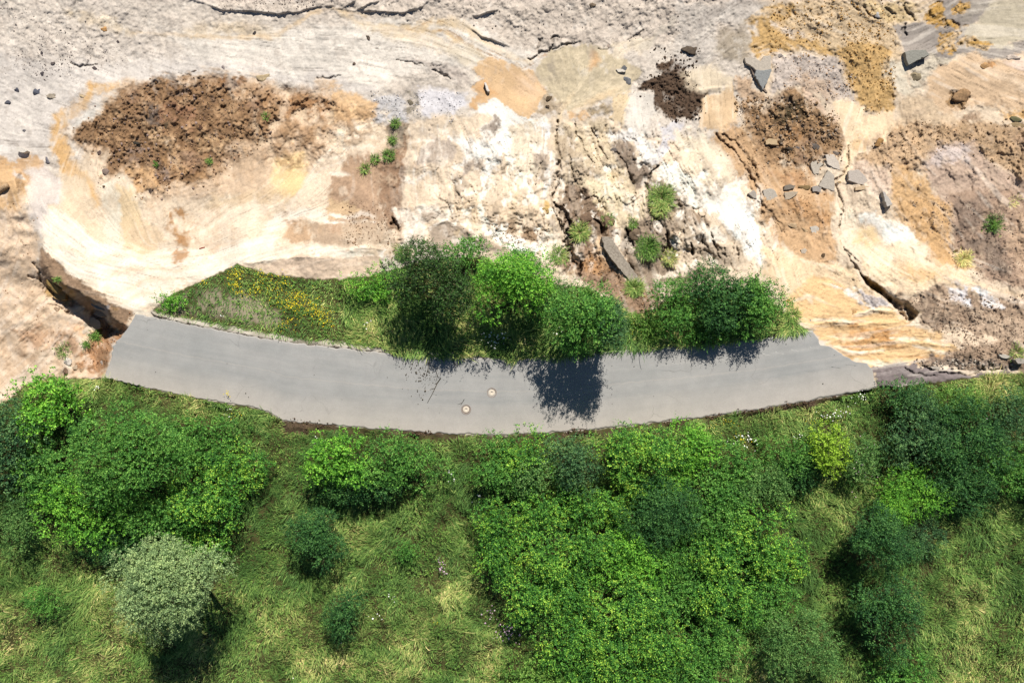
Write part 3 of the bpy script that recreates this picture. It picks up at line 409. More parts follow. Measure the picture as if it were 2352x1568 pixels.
P('B', (226, 202, 164), [(1880, 620), (1970, 600), (1960, 760), (1950, 850), (1850, 830), (1860, 700)], 4, .2, .8, warp=3); P('B', (216, 208, 198), [(1980, 640), (2150, 640), (2170, 760), (2120, 920), (2080, 940), (1980, 860)], 5, .25, 1.1, warp=4)
P('B', (230, 214, 190), [(1880, 290), (1960, 280), (2080, 240), (2150, 180), (2080, 330), (1960, 400), (1900, 360)], 6, .2, .8); P('B', (196, 186, 172), [(2000, 320), (2130, 200), (2352, 90), (2352, 130), (2160, 250), (2050, 350)], 6, .3, 1., st=.7)
P('B', (98, 78, 62), [(1985, 640), (2040, 580), (2110, 540), (2200, 460), (2120, 430), (2260, 370), (2440, 320), (2470, 360), (2352, 430), (2370, 560), (2500, 620), (2480, 730), (2400, 840), (2300, 830), (2170, 760), (2150, 650), (2080, 640)], 3.5, 3., 0, warp=10, brk=.12)
# ---- right part
P('C', (226, 194, 154), [(110, 860), (135, 740), (170, 650), (250, 610), (340, 590), (372, 660), (380, 760), (350, 850), (290, 915), (200, 885)], 6, .25, .9, warp=12); P('C', (240, 212, 176), [(190, 640), (260, 630), (270, 780), (290, 880), (250, 860), (200, 760)], 8, .1, 1., st=.7); P('C', (232, 214, 186), [(0, 480), (180, 440), (340, 540), (330, 600), (200, 640), (60, 600)], 16, .2, .5)
P('C', (206, 196, 186), [(0, 0), (600, 0), (560, 130), (480, 170), (300, 130), (180, 400), (60, 480), (-60, 420)], 10, .8, .8); P('C', (166, 152, 132), [(210, 260), (330, 150), (460, 180), (520, 320), (480, 400), (260, 420)], 12, .4, .9, st=.85); K('C', (168, 158, 150), [(590, 10), (400, 20), (260, 60), (160, 140), (130, 260)], 9, 7, .4, st=.6)
P('C', (214, 188, 152), [(600, 0), (1700, 0), (1480, 150), (1480, 560), (1400, 540), (1100, 400), (850, 300), (700, 260), (600, 200)], 10, 1.7, .9)
P('C', (206, 168, 108), [(600, 0), (780, 0), (700, 130), (860, 210), (1080, 300), (1240, 280), (1420, 390), (1400, 530), (1480, 610), (1440, 740), (1370, 820), (1270, 750), (1200, 700), (1130, 600), (1090, 480), (1080, 370), (850, 300), (680, 370), (640, 480), (600, 400), (480, 340), (480, 180), (570, 120)], 7, 1.5, .8, brk=.06, warp=12)
P('C', (228, 208, 186), [(620, 130), (760, 180), (900, 230), (760, 240), (640, 190)], 8, .9, .8); P('C', (204, 190, 180), [(650, 420), (800, 360), (1070, 360), (1110, 560), (1200, 710), (1060, 680), (900, 640), (700, 610), (620, 640)], 8, 1.6, .3); P('C', (196, 164, 130), [(820, 460), (1000, 580), (1040, 670), (860, 640), (740, 560)], 10, 1.6, st=.6, brk=.3); P('C', (206, 176, 146), [(380, 520), (480, 480), (500, 600), (640, 660), (400, 720), (370, 600)], 8, 1.4, brk=.1)
P('C', (222, 194, 144), [(1250, 20), (1400, 20), (1520, 0), (1650, 60), (1640, 130), (1500, 150), (1380, 120), (1280, 90)], 6, 2, .3, brk=.2); P('C', (222, 206, 176), [(1520, 170), (1660, 160), (1660, 200), (1560, 250), (1540, 240)], 5, .8)
P('C', (164, 154, 146), [(1470, 130), (1600, 150), (1700, 120), (1760, 60), (1700, 0), (2150, -80), (2200, 0), (1960, 180), (1960, 290), (2380, 290), (2380, 400), (1900, 390), (1700, 420), (1500, 380), (1480, 260)], 5, .3, 1.); P('C', (202, 190, 166), [(2200, -60), (2600, -60), (2600, 310), (2150, 300), (1950, 290), (1970, 170)], 5, .25, .9); P('C',(176,166,152),[(2000,-40),(2160,-40),(1950,140),(1900,120)],7,.3,1,st=.6)
for u, v, ru, rv in ((1740, 80, 65, 65), (1840, 135, 95, 30), (1910, 22, 42, 25), (1835, 215, 65, 25), (1990, 290, 110, 35), (1790, 285, 45, 35), (1850, 330, 30, 30), (1720, 20, 60, 20)): E('C', (200, 156, 78), u, v, ru, rv, 4, rough=2.6, warp=10, brk=.12)
P('C', (226, 214, 192), [(1420, 530), (1500, 380), (1600, 430), (1560, 560), (1600, 640), (1540, 660), (1480, 580)], 8, .6, .5); P('C', (208, 196, 176), [(1560, 450), (1700, 360), (1900, 390), (1800, 420), (1750, 480), (1680, 560), (1600, 620)], 6, 1.5, brk=.1)
P('C', (226, 194, 158), [(1640, 640), (1760, 430), (1900, 400), (2200, 400), (2352, 400), (2600, 420), (2600, 760), (2352, 780), (2100, 720), (1980, 690), (1850, 770), (1720, 700)], 6, .35, 1.); P('C', (206, 176, 142), [(1700, 600), (1800, 480), (1960, 500), (1940, 600), (1840, 680), (1740, 660)], 10, .3, st=.6); K('C', (248, 224, 196), [(1900, 400), (1980, 450), (2100, 480), (2300, 580), (2560, 640)], 8, 8, .1, 1.2, st=.8); P('C', (232, 212, 202), [(2200, 420), (2600, 420), (2600, 560), (2300, 520)], 12, .3, 1., st=.6)
P('C', (170, 136, 96), [(1820, 690), (1850, 630), (1920, 600), (1980, 650), (1920, 720), (1860, 720)], 3, 2.6, warp=5); E('C', (218, 166, 110), 2105, 450, 28, 32, 3, rough=1.5)
P('C', (208, 184, 154), [(1500, 640), (1640, 640), (1850, 780), (1920, 860), (1700, 880), (1500, 860), (1460, 760)], 8, 1., .3); P('C', (176, 148, 122), [(1920, 780), (2060, 740), (2120, 800), (2060, 850), (1940, 850)], 6, 2., brk=.2); P('C', (214, 172, 112), [(2200, 770), (2352, 740), (2500, 780), (2400, 850), (2240, 820)], 6, 1.5, brk=.1)
P('C', (204, 172, 136), [(1300, 1000), (1500, 840), (1700, 850), (2352, 850), (2600, 900), (2600, 1300), (2352, 1260), (2200, 1150), (1950, 1000), (1700, 1080), (1560, 1200), (1300, 1130), (1200, 1160), (1220, 1050)], 8, 2.2, .3); P('C', (180, 150, 116), [(1700, 850), (2000, 840), (2352, 880), (2600, 980), (2600, 1250), (2352, 1230), (2150, 1050), (1900, 960)], 14, 2.5, brk=.3, warp=12)
P('C', (198, 172, 152), [(1650, 1100), (1780, 1000), (2000, 990), (2200, 1150), (2352, 1260), (2600, 1300), (2600, 1650), (1950, 1650), (1780, 1400), (1680, 1200)], 10, .9, .9); P('C', (222, 208, 204), [(1700, 1100), (1800, 1020), (1980, 1020), (1960, 1120), (1780, 1150)], 12, .6, .8, st=.7); P('C', (176, 148, 126), [(1850, 1300), (2150, 1300), (2352, 1400), (2300, 1567), (1900, 1567)], 14, 1., .9, brk=.3)
P('C', (216, 176, 126), [(1400, 1100), (1560, 1120), (1680, 1200), (1780, 1400), (1850, 1600), (1620, 1700), (1480, 1500), (1430, 1300)], 9, 1.1, .6); P('C', (214, 188, 166), [(1200, 1130), (1400, 1130), (1440, 1290), (1300, 1290), (1160, 1200)], 8, 1.2)
P('C', (208, 170, 128), [(200, 930), (400, 850), (500, 950), (700, 1100), (900, 1150), (940, 1260), (1050, 1320), (1060, 1567), (1060, 1800), (860, 1850), (620, 1560), (560, 1400), (420, 1200), (320, 1100)], 8, 1.1, .4); P('C', (190, 144, 100), [(600, 1200), (880, 1150), (900, 1250), (720, 1260)], 8, 1.3, st=.7); P('C', (194, 150, 104), [(700, 1380), (950, 1340), (1050, 1400), (1040, 1560), (800, 1540)], 10, 1.5, brk=.3)
P('C', (164, 130, 94), [(370, 700), (560, 660), (850, 650), (950, 700), (1060, 860), (1110, 1060), (960, 1120), (760, 1060), (640, 1130), (560, 960), (400, 840)], 13, 2.4, .1, warp=16, brk=.15); P('C', (84, 72, 50), [(580, 720), (760, 690), (860, 730), (820, 800), (640, 800)], 7, 3, warp=10, brk=.2); P('C', (170, 128, 84), [(660, 860), (860, 880), (840, 980), (700, 960)], 9, 2, brk=.3)
P('C', (240, 214, 178), [(1030, 690), (1140, 690), (1250, 740), (1270, 800), (1340, 785), (1440, 770), (1495, 860), (1410, 960), (1290, 980), (1215, 1060), (1175, 1160), (1110, 1230), (1060, 1255), (1050, 1205), (1105, 1180), (1130, 1080), (1095, 960), (1075, 850)], 3.5, .15, 1.2, warp=5); P('C', (226, 192, 148), [(1160, 1000), (1200, 940), (1300, 930), (1280, 980), (1190, 1030)], 4, .1); P('C',(236,206,180),[(800,630),(900,640),(1060,780),(1070,850),(960,740)],6,.6,st=.8)
K('C', (244, 226, 202), [(1010, 1120), (1050, 1180), (1080, 1230)], 13, 4, .15); K('C', (243, 222, 194), [(1070, 1240), (1080, 1350), (1095, 1450), (1095, 1800), (1130, 1950)], 8, 4, .2, 1., taper=False, warp=3); K('C', (210, 170, 126), [(1085, 1300), (1105, 1450), (1100, 1700)], 2, 2, warp=3, st=.8)
P('C', (238, 222, 196), [(0, 900), (180, 900), (320, 1100), (400, 1290), (150, 1230), (0, 1180)], 10, .5, .8, st=.8); P('C', (247, 238, 224), [(-60, 1190), (60, 1200), (200, 1240), (400, 1290), (540, 1460), (600, 1700), (560, 1790), (480, 1800), (400, 1650), (300, 1500), (100, 1440), (-40, 1320)], 6, .12, .9, warp=7); P('C', (156, 134, 112), [(70, 1430), (200, 1500), (240, 1600), (140, 1680), (160, 1760), (80, 1700), (60, 1560)], 5, 1.4, warp=5)
P('F', (190, 172, 150), [(0, 150), (140, 200), (160, 300), (300, 300), (460, 440), (480, 480), (330, 480), (150, 470), (130, 400), (0, 440)], 5, 1.2, .6, brk=.15); P('F', (238, 228, 212), [(160, 180), (300, 190), (330, 290), (200, 290)], 5, .7, .8); P('F', (174, 152, 132), [(-40, 500), (120, 480), (300, 480), (400, 540), (100, 560), (-60, 620)], 6, .8)
P('F', (251, 247, 240), [(180, 0), (470, 0), (560, 150), (600, 330), (620, 420), (520, 450), (460, 360), (380, 260), (320, 180), (200, 60)], 6, .12, .9)
P('F', (236, 208, 170), [(600, 300), (700, 360), (850, 390), (1000, 440), (1160, 450), (1240, 540), (1500, 800), (1200, 860), (900, 860), (740, 800), (680, 640), (560, 480), (600, 400)], 8, .5, .9)
P('F', (238, 198, 144), [(740, 640), (900, 520), (1100, 540), (1200, 620), (1250, 720), (1450, 760), (1560, 830), (1700, 880), (1900, 980), (1960, 1050), (1900, 1090), (1620, 1145), (1300, 1150), (1260, 1110), (1140, 1080), (1040, 1000), (960, 990), (870, 860), (760, 800), (720, 720)], 5, .6, 1.1, warp=7); P('F', (206, 156, 98), [(1180, 880), (1400, 880), (1560, 930), (1500, 1000), (1250, 980)], 8, 1., 1.2, brk=.45); P('F', (216, 166, 110), [(1000, 860), (1200, 860), (1300, 1040), (1100, 1000)], 10, .9, 1.2, brk=.5)
for q, w_ in (([(820, 400), (950, 440), (1080, 475)], 3.4), ([(900, 830), (1100, 820), (1180, 850)], 4), ([(1180, 800), (1320, 760), (1480, 760)], 6), ([(1000, 940), (1200, 950), (1300, 940)], 3), ([(1150, 1080), (1320, 1120), (1560, 1130)], 5), ([(1050, 1000), (1200, 1040), (1400, 1030)], 3), ([(1450, 940), (1700, 960), (1850, 1000)], 3.5), ([(780, 680), (870, 660), (900, 720)], 5), ([(1560, 850), (1640, 830), (1600, 790)], 6), ([(1890, 1080), (1940, 1080), (1950, 1040)], 3), ([(1600,1000),(1800,1040),(1900,1060)],3)): K('F', (250, 232, 206), q, w_, 3.4, .2, st=.9)
for q, w_ in (([(1150, 860), (1250, 900), (1200, 960)], 3), ([(1300, 870), (1420, 900), (1560, 900)], 3), ([(1340, 1000), (1500, 1010), (1700, 1020)], 2.2), ([(1050, 900), (1100, 960)], 3), ([(1500, 1070), (1700, 1080), (1850, 1060)], 2)): K('F', (186, 132, 76), q, w_, 3, 1, st=.7, brk=.2)
P('F', (246, 236, 226), [(1020, 580), (1150, 570), (1230, 620), (1240, 680), (1440, 700), (1450, 740), (1300, 750), (1210, 660)], 5, .9, .6); P('F', (214, 206, 206), [(1230, 620), (1430, 690), (1440, 730), (1330, 740), (1260, 700)], 4, 1.0, brk=.2)
P('F', (240, 222, 196), [(1080, 60), (1200, 80), (1260, 300), (1260, 450), (1180, 420), (1110, 320)], 10, .4, .7); P('F', (251, 245, 236), [(1190, 100), (1330, 110), (1430, 150), (1550, 230), (1620, 300), (1500, 290), (1420, 300), (1340, 200), (1230, 170)], 7, .15, .9); P('F', (230, 202, 156), [(1240, 190), (1330, 190), (1420, 300), (1300, 350), (1210, 300)], 8, .5, brk=.1)
P('F', (242, 216, 180), [(1250, 370), (1500, 300), (1700, 360), (1850, 480), (2060, 580), (2000, 640), (1800, 600), (1700, 640), (1560, 620), (1500, 640), (1330, 540), (1240, 460)], 10, .3, 1.2); P('F', (248, 230, 204), [(1300, 380), (1600, 300), (1720, 400), (1500, 420), (1380, 440)], 14, .2, 1.2, st=.6); P('F', (224, 188, 140), [(1500, 430), (1700, 440), (1850, 520), (1700, 560), (1540, 540)], 10, .5, brk=.2)
P('F', (214, 172, 120), [(1560, 0), (1860, 0), (1860, 200), (1900, 360), (2000, 480), (1850, 450), (1720, 350), (1640, 200), (1480, 60)], 10, 1.1, .7); P('F', (222, 182, 108), [(1880, 350), (1960, 350), (2000, 460), (1930, 460)], 6, 1.5)
P('F', (176, 148, 126), [(1840, -60), (2600, -60), (2600, 640), (2352, 600), (2080, 560), (2000, 450), (1890, 340), (1850, 180)], 10, 1.1, .9); P('F', (130, 114, 102), [(2020, 230), (2160, 260), (2260, 420), (2200, 500), (2080, 420), (1960, 300)], 14, 1.1, .8, st=.85, brk=.1); P('F', (142, 122, 108), [(1850, 0), (2150, -40), (2080, 120), (1960, 260), (1880, 200)], 14, 1.0, .8, st=.8, brk=.1); P('F',(204,172,140),[(2300,100),(2600,60),(2600,500),(2330,480),(2280,300)],16,1,.9,st=.6)
P('F', (178, 152, 128), [(1500, 640), (1620, 640), (1850, 620), (2100, 640), (2352, 740), (2600, 760), (2600, 1180), (2250, 1160), (1800, 1120), (1930, 1000), (1700, 880), (1640, 780), (1560, 690)], 7, 1.4, .7); P('F', (150, 130, 112), [(1600, 680), (1740, 640), (1760, 780), (1900, 830), (1850, 900), (1700, 860)], 8, 1.6, brk=.2, st=.8); P('F',(200,176,152),[(2000,760),(2300,800),(2400,950),(2150,900),(1950,860)],14,1,.9,st=.6)
K('F', (238, 206, 166), [(1760, 560), (2000, 600), (2180, 640), (2600, 700)], 9, 8, .3, 1.2); K('F', (244, 214, 190), [(2200, 660), (2352, 700), (2600, 800)], 12, 8, .3, 1.2, st=.8)
P('F', (238, 232, 234), [(1840, 620), (1960, 610), (2010, 730), (1940, 720), (1870, 670)], 4, .4, 1.); P('F', (240, 234, 234), [(2030, 630), (2090, 640), (2190, 720), (2100, 735), (2060, 690)], 4, .4, 1.)
P('F', (236, 212, 184), [(1780, 920), (1850, 880), (1960, 900), (2040, 950), (2140, 940), (2120, 980), (1980, 985), (1880, 980), (1800, 980)], 7, .4, 1.); P('F', (150, 130, 114), [(1720, 1060), (1850, 1080), (2100, 1090), (2300, 1120), (2300, 1150), (1980, 1160), (1760, 1130), (1600, 1150)], 6, 1.8, brk=.1)
P('F', (140, 128, 128), [(1305, 1160), (1400, 1140), (1620, 1140), (1760, 1170), (2000, 1185), (2280, 1170), (2260, 1220), (1900, 1260), (1700, 1290), (1340, 1300)], 3, .5, 1.2, warp=3); K('F', (232, 214, 192), [(1780, 1165), (1900, 1175), (2050, 1165), (2250, 1165)], 3, 3, .4, warp=4); K('F', (168, 158, 156), [(1350, 1200), (1500, 1180), (1700, 1220)], 5, 5, st=.7, warp=8); K('F', (96, 88, 90), [(1340, 1250), (1500, 1210), (1620, 1240)], 4, 4, st=.6, warp=8, brk=.2)
P('F', (150, 118, 60), [(1228, 498), (1330, 560), (1400, 605), (1470, 668), (1440, 705), (1340, 628), (1270, 585)], 3, 1.2, warp=2); P('F', (176, 156, 124), [(1470, 668), (1560, 680), (1640, 770), (1605, 812), (1500, 720)], 3, 1., warp=2)
# vegetated soil: strip north of the road and everything south of it
vg = ss(-2, 3, np.maximum(STRIP_SD, SOUTH_SD) + 3 * WB1 + 4 * N8)
GC = lin((86, 84, 48)) * (1 + .35 * N30)[..., None]
COL = COL * (1 - vg[..., None]) + GC * vg[..., None]; RGH = RGH * (1 - vg) + 1.0 * vg; FLO = FLO * (1 - vg)
P('D', (168, 156, 132), [(1060, 720), (1230, 680), (1340, 640), (1500, 600), (1700, 660), (1900, 740), (1960, 860), (1700, 850), (1400, 800), (1200, 790)], 14, 1.2, 0, st=.8, brk=.2); 
K('M', (204, 194, 178), ROAD_TOP[:9] - np.array([0, 5.]), 7, 4, .8, 0, taper=False, warp=3)
K('M', (186, 172, 156), ROAD_TOP[8:] - np.array([0, 2.]), 4, 3, .8, 0, taper=False, warp=3, st=.8)
K('M', (98, 80, 64), [(640, 968), (760, 982), (900, 992), (1100, 1006), (1300, 1002), (1500, 984), (1700, 958), (1900, 920)], 7, 5, 1.8, 0, warp=7, taper=False, brk=.42)
K('M', (98, 80, 64), [(645, 975), (700, 1000)], 16, 6, 1.8, 0)
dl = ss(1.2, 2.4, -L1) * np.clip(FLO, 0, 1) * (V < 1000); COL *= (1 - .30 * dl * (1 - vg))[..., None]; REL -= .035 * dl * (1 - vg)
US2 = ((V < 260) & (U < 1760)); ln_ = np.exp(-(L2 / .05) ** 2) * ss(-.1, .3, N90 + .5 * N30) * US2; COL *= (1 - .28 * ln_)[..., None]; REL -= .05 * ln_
# streaks, mottling and pebble colour
up = 1 - ss(870, 960, V + 0 * U)
COL *= (1 + np.clip(L2, -2, 2) * .022 * FLO + np.clip(L1, -2.5, 2.5) * .025 * np.minimum(FLO, 1) + N8 * .05 * np.minimum(RGH, 1.5) + N90 * .05)[..., None]
wh = ss(.8, 2.0, L2 + .5 * N90) * np.clip(FLO, 0, 1) * .3 * (1 - vg); COL = COL * (1 - wh[..., None]) + lin((250, 240, 226)) * wh[..., None]
pk = ss(.35, .8, PIT) * np.clip(RGH - .7, 0, 1.4) * .28; COL *= (1 - pk)[..., None]
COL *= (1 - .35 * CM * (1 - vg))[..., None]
# --- rills along the flow, ledges and fractured blocks
def wmask(pts, soft, tile='M'):
    Q = T(tile, pts); return ss(-soft, soft, pip_sd(U, V, Q) + 20 * W1)
RW = .35 * wmask([(100, 440), (880, 280), (2352, 300), (2352, 820), (1860, 740), (900, 580), (300, 700)], 20) + .9 * wmask([(930, 280), (1720, 290), (1780, 600), (1400, 700), (1250, 600), (900, 560)], 20) + .4 * wmask([(1700, 60), (2100, 60), (2080, 300), (1700, 300)], 20)
RW = RW * (1 - vg)
rill = np.exp(-(L2 / .13) ** 2) * ss(-.25, .35, N30 + .6 * N90); rill2 = np.exp(-((L2 - .9) / .1) ** 2) * ss(-.1, .4, -N30)
REL -= (rill + .7 * rill2) * RW * .16
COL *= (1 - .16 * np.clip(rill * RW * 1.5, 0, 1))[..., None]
def worley(u, v, su, sv, seed, wob=.25):
    x = u / su + wob * fbm(u, v, 30, 3, seed + 5) * 2; y = v / sv + wob * fbm(u, v, 30, 3, seed + 6) * 2; xi = np.floor(x); yi = np.floor(y); f1 = np.full(x.shape, 9.); f2 = f1.copy(); idv = np.zeros(x.shape)
    for i in (-1, 0, 1):
        for j in (-1, 0, 1):
            cx_, cy_ = xi + i, yi + j; px = cx_ + hsh(cx_, cy_, seed); py = cy_ + hsh(cx_, cy_, seed + 1); d = np.hypot(px - x, py - y); h = hsh(cx_, cy_, seed + 2)
            m = d < f1; f2 = np.where(m, f1, np.minimum(f2, d)); idv = np.where(m, h, idv); f1 = np.where(m, d, f1)
    return f1, f2 - f1, idv
GW = wmask([(1285, 470), (1360, 440), (1540, 430), (1620, 500), (1700, 560), (1690, 612), (1560, 620), (1500, 640), (1420, 650), (1330, 640), (1290, 560)], 16) * (1 - vg)
s = bbox(np.array([(1250., 400.), (1760., 700.)]), 0); f1, e_, idv = worley(U[s], V[s], 24, 46, 501, .35); g = GW[s]
gap = 1 - ss(.03, .13 + .1 * N30[s], e_); gap *= ss(-.15, .25, fbm(U[s], V[s], 45, 2, 512))
REL[s] += g * ((idv - .5) * .35 - gap * .5 * np.clip(.6 + W1[s] * 1.5, 0, 1) - f1 * .12 + .22 * N30[s]); COL[s] *= (1 - (.15 * g * gap))[..., None]; COL[s] *= (1 + g * (idv - .5) * .2)[..., None]
LEDG = wmask([(900, 330), (1250, 330), (1290, 600), (1180, 580), (1000, 560), (880, 560)], 16) * (1 - vg)
lz = fbm(U, V * 1.9, 46, 4, 520) * 1.6; st_ = lz - np.floor(lz * 2.5) / 2.5; REL += LEDG * (np.floor(lz * 2.5) / 2.5 + ss(.25, .40, st_) * .4 - lz * .4) * .16
LEDR = wmask([(1860, 640), (2100, 640), (2200, 760), (2190, 830), (1990, 840), (1880, 780)], 14) * (1 - vg); lz = fbm(U * .5, V * 1.6, 40, 4, 530) * 1.6; st_ = lz - np.floor(lz * 3) / 3; REL += LEDR * (np.floor(lz * 3) / 3 + ss(.2, .33, st_) * .33 - lz * .5) * .14
spk = ss(.55, .95, vn(U / 2.2, V / 2.2, 540) * .6 + vn(U / 4, V / 4, 541) * .5 + .35 * N30) * np.clip(RGH, 0, 2) * (1 - vg) * (V < 1000); COL *= (1 - np.clip(.34 * spk, 0, .6))[..., None]
grv = ss(.2, .7, vn(U / 3.1, V / 3.1, 550) * .6 + vn(U / 6, V / 6, 551) * .4 + .4 * N90) * wmask([(480, -80), (1760, -80), (1720, 80), (1600, 110), (1480, 130), (1200, 110), (1080, 60), (900, 50), (640, 40)], 14); REL -= grv * .05; COL *= (1 - .16 * grv)[..., None]
CS = wmask([(900, 300), (1250, 290), (1500, 300), (1740, 420), (1800, 600), (1600, 620), (1300, 640), (1180, 580), (900, 560)], 24) * (1 - vg)
def blend(m, c):
    global COL
    COL = COL * (1 - m[..., None]) + lin(c) * m[..., None]
B1 = fbm(U * 1.3, V * .8, 44, 5, 601, .6); B2 = fbm(U * 1.4, V, 26, 5, 602, .62); B3 = fbm(U, V, 70, 5, 603, .6)
CS = CS * np.clip(.75 + 1.2 * N90, .25, 1); blend(CS * ss(.12, .42, B1) * .6, (180, 162, 142)); blend(CS * ss(.2, .5, B2) * .5, (158, 138, 116)); blend(CS * ss(.09, .34, -B2 + .3 * B3) * .85, (249, 241, 230)); blend(CS * ss(.3, .55, B3 - .4 * B1) * .45, (232, 202, 150))
RS = wmask([(1760, 300), (2352, 200), (2500, 300), (2500, 820), (2250, 830), (1900, 640)], 30) * (1 - vg); blend(RS * ss(.2, .55, B1) * .4, (166, 140, 116)); blend(RS * ss(.2, .5, B2) * .35, (226, 200, 172)); blend(RS * ss(.25, .5, -B2) * .3, (240, 218, 190))
LS = wmask([(-80, 420), (60, 440), (95, 600), (280, 760), (230, 880), (-80, 980)], 10) * (1 - vg); blend(LS * ss(.12, .5, B2) * .35, (186, 148, 114)); blend(LS * ss(.0, .4, -B2) * .6, (234, 212, 190)); REL += LS * B2 * .05
US = wmask([(-80, -80), (1760, -80), (1700, 150), (1100, 190), (880, 230), (200, 240), (60, 420), (-80, 420)], 20); blend(US * ss(.18, .5, B2) * .35, (176, 162, 150)); blend(US * ss(.2, .5, -B2) * .4, (234, 226, 216))
BA = wmask([(180, 430), (300, 330), (880, 260), (900, 560), (560, 600), (330, 560)], 30) * (1 - vg); blend(BA * ss(.15, .5, B1) * .35, (196, 162, 126)); blend(BA * ss(.2, .5, -B1) * .4, (244, 228, 206))
RB = np.maximum(wmask([(160, 305), (250, 240), (350, 180), (450, 170), (640, 200), (790, 220), (790, 260), (630, 270), (600, 340), (480, 410), (420, 425), (330, 470), (290, 400), (225, 380)], 14), np.maximum(wmask([(1690, 235), (1740, 220), (1850, 218), (1890, 240), (1920, 290), (1935, 355), (1880, 375), (1780, 370), (1740, 340), (1700, 280)], 14), wmask([(1990, 330), (2070, 285), (2130, 285), (2352, 285), (2500, 320), (2500, 410), (2350, 405), (2220, 340), (2130, 345), (2060, 390), (1980, 380)], 14)))
blend(RB * ss(.1, .4, B2) * .55, (206, 168, 126)); blend(RB * ss(.15, .45, -B2 + .3 * B1) * np.where(U < 1200, .6, .3), (112, 82, 56)); blend(RB * ss(.2, .5, B3) * .3, (150, 124, 116)); REL += RB * np.where(U < 1200, 1., .5) * (B2 * .14 + B1 * .22 + .05 * PIT)
BR = wmask([(560, 200), (700, 200), (880, 250), (880, 290), (740, 380), (660, 400), (600, 370)], 22); blend(BR * ss(.0, .35, B2) * .6, (164, 126, 88)); blend(BR * ss(.1, .4, -B2) * .55, (238, 214, 182)); COL *= (1 + BR * .2 * PIT)[..., None]; REL += BR * (B2 * .3 + .03 * PIT)
EDG = wmask([(860, 300), (960, 300), (960, 590), (860, 600)], 16) * (1 - vg); blend(EDG * ss(.05, .4, B2) * .6, (206, 180, 152)); blend(EDG * ss(.1, .4, -B2) * .4, (150, 122, 98))
HF = (vn(U / 3.3, V / 3.3, 611) + .8 * vn(U / 6.5, V / 6.5, 612) + .7 * vn(U / 13, V / 13, 613)) / 2.5; COL *= (1 + HF * .2 * (1 - vg) * np.clip(.45 + .5 * RGH, .3, 1.2))[..., None]
REL += (CS * .8 + RS * .3) * (B1 * .45 + B2 * .4)
# --- final height
pin = ss(3, 10, ROAD_SD); near = ss(-10, 0, ROAD_SD)
Z += REL * (1 - near)
Z += (1 - near) * (1 - .7 * vg) * (PIT * .034 * RGH + N8 * .045 * RGH + np.clip(L2, -2, 2) * .012 * FLO + L1 * .004 * FLO + (B1 * .25 + B2 * .16) * np.clip(RGH * .85, .12, 1.1) * (1 - vg) * (V < 900) + N30 * .10 * np.clip(RGH, .3, 2) + N90 * .15) + vg * (1 - near) * (.3 * fbm(U, V, 55, 3, 560) + .35 * fbm(U, V, 26, 2, 561)) * (V > 880)
sof = ss(-16, -4, ROAD_SD) * ((V > 905) | (vg > .3) & (V > 700) & (U > 320) & (U < 1850)); Z = Z * (1 - sof) + (-.01 + .02 * N8) * sof
endm = (vg < .3) & (V < 880); Z = np.where((ROAD_SD > -1.5) & endm, np.minimum(Z, -.08), Z)
Z = Z * (1 - pin) + np.minimum(Z, -.12) * pin
far = ss(0, 500, np.maximum(np.maximum(-U - 80, U - 2434), np.maximum(-V - 60, V - 1660)))
Z = Z * (1 - far) + (base_z(CLU, CLV) + 1.0 * fbm(U, V, 900, 3, 55)) * far
def zat(u, v):
    i = int(np.clip(np.searchsorted(vs, v), 0, NR - 1)); j = int(np.clip(np.searchsorted(us, u), 0, NC - 1)); return float(Z[i, j])
def zat_a(u, v):
    return Z[np.clip(np.searchsorted(vs, v), 0, NR - 1), np.clip(np.searchsorted(us, u), 0, NC - 1)]
k = S * (1 - Z / H)
VX = np.stack([(U - CU) * k, (CV - V) * k, Z], -1).reshape(-1, 3)
ii = np.arange(NR * NC).reshape(NR, NC)
F = np.stack([ii[1:, :-1], ii[1:, 1:], ii[:-1, 1:], ii[:-1, :-1]], -1).reshape(-1, 4)
lum = COL @ np.array([.3, .5, .2]); COL = np.where(vg[..., None] > .5, COL, (lum[..., None] + (COL - lum[..., None]) * .91) * np.array([1.02, 1.0, .965]))
GA = np.clip(COL / EXPK, .01, .56).reshape(-1, 3)
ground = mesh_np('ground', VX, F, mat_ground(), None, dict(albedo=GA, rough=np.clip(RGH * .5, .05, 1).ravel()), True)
tag(ground, kind='structure')
# ------------------------------------------------------------------ road
def resample(Pn, n):
    L = np.r_[0, np.cumsum(np.hypot(*np.diff(Pn, axis=0).T))]; t = np.linspace(0, L[-1], n)
    return np.stack([np.interp(t, L, Pn[:, 0]), np.interp(t, L, Pn[:, 1])], -1)
def smooth_line(Pn, n, it=30):
    q = resample(Pn, n)
    for _ in range(it): q[1:-1] = (q[:-2] + 2 * q[1:-1] + q[2:]) / 4
    return q
NT, NS = 620, 61
top = smooth_line(ROAD_TOP, NT); bot = smooth_line(ROAD_BOT, NT); lf = resample(ROAD_L, NS); rt = resample(ROAD_R, NS)
jt = np.arange(NT)
top[:, 1] += 1.6 * vn(jt / 5., jt * 0., 301) + 1.2 * vn(jt / 1.7, jt * 0., 302); bot[:, 1] += 2.2 * vn(jt / 6., jt * 0., 303) + 1.5 * vn(jt / 2., jt * 0., 304)
js = np.arange(NS); wv = np.sin(np.pi * js / (NS - 1)) ** .5
rt[:, 0] += wv * (2.5 * vn(js / 3., js * 0., 305) + 1.5 * vn(js / 1.3, js * 0., 308)); lf[:, 0] += wv * (2 * vn(js / 3., js * 0., 306) + 1 * vn(js / 1.3, js * 0., 309))
lf[0], lf[-1], rt[0], rt[-1] = top[0], bot[0], top[-1], bot[-1]
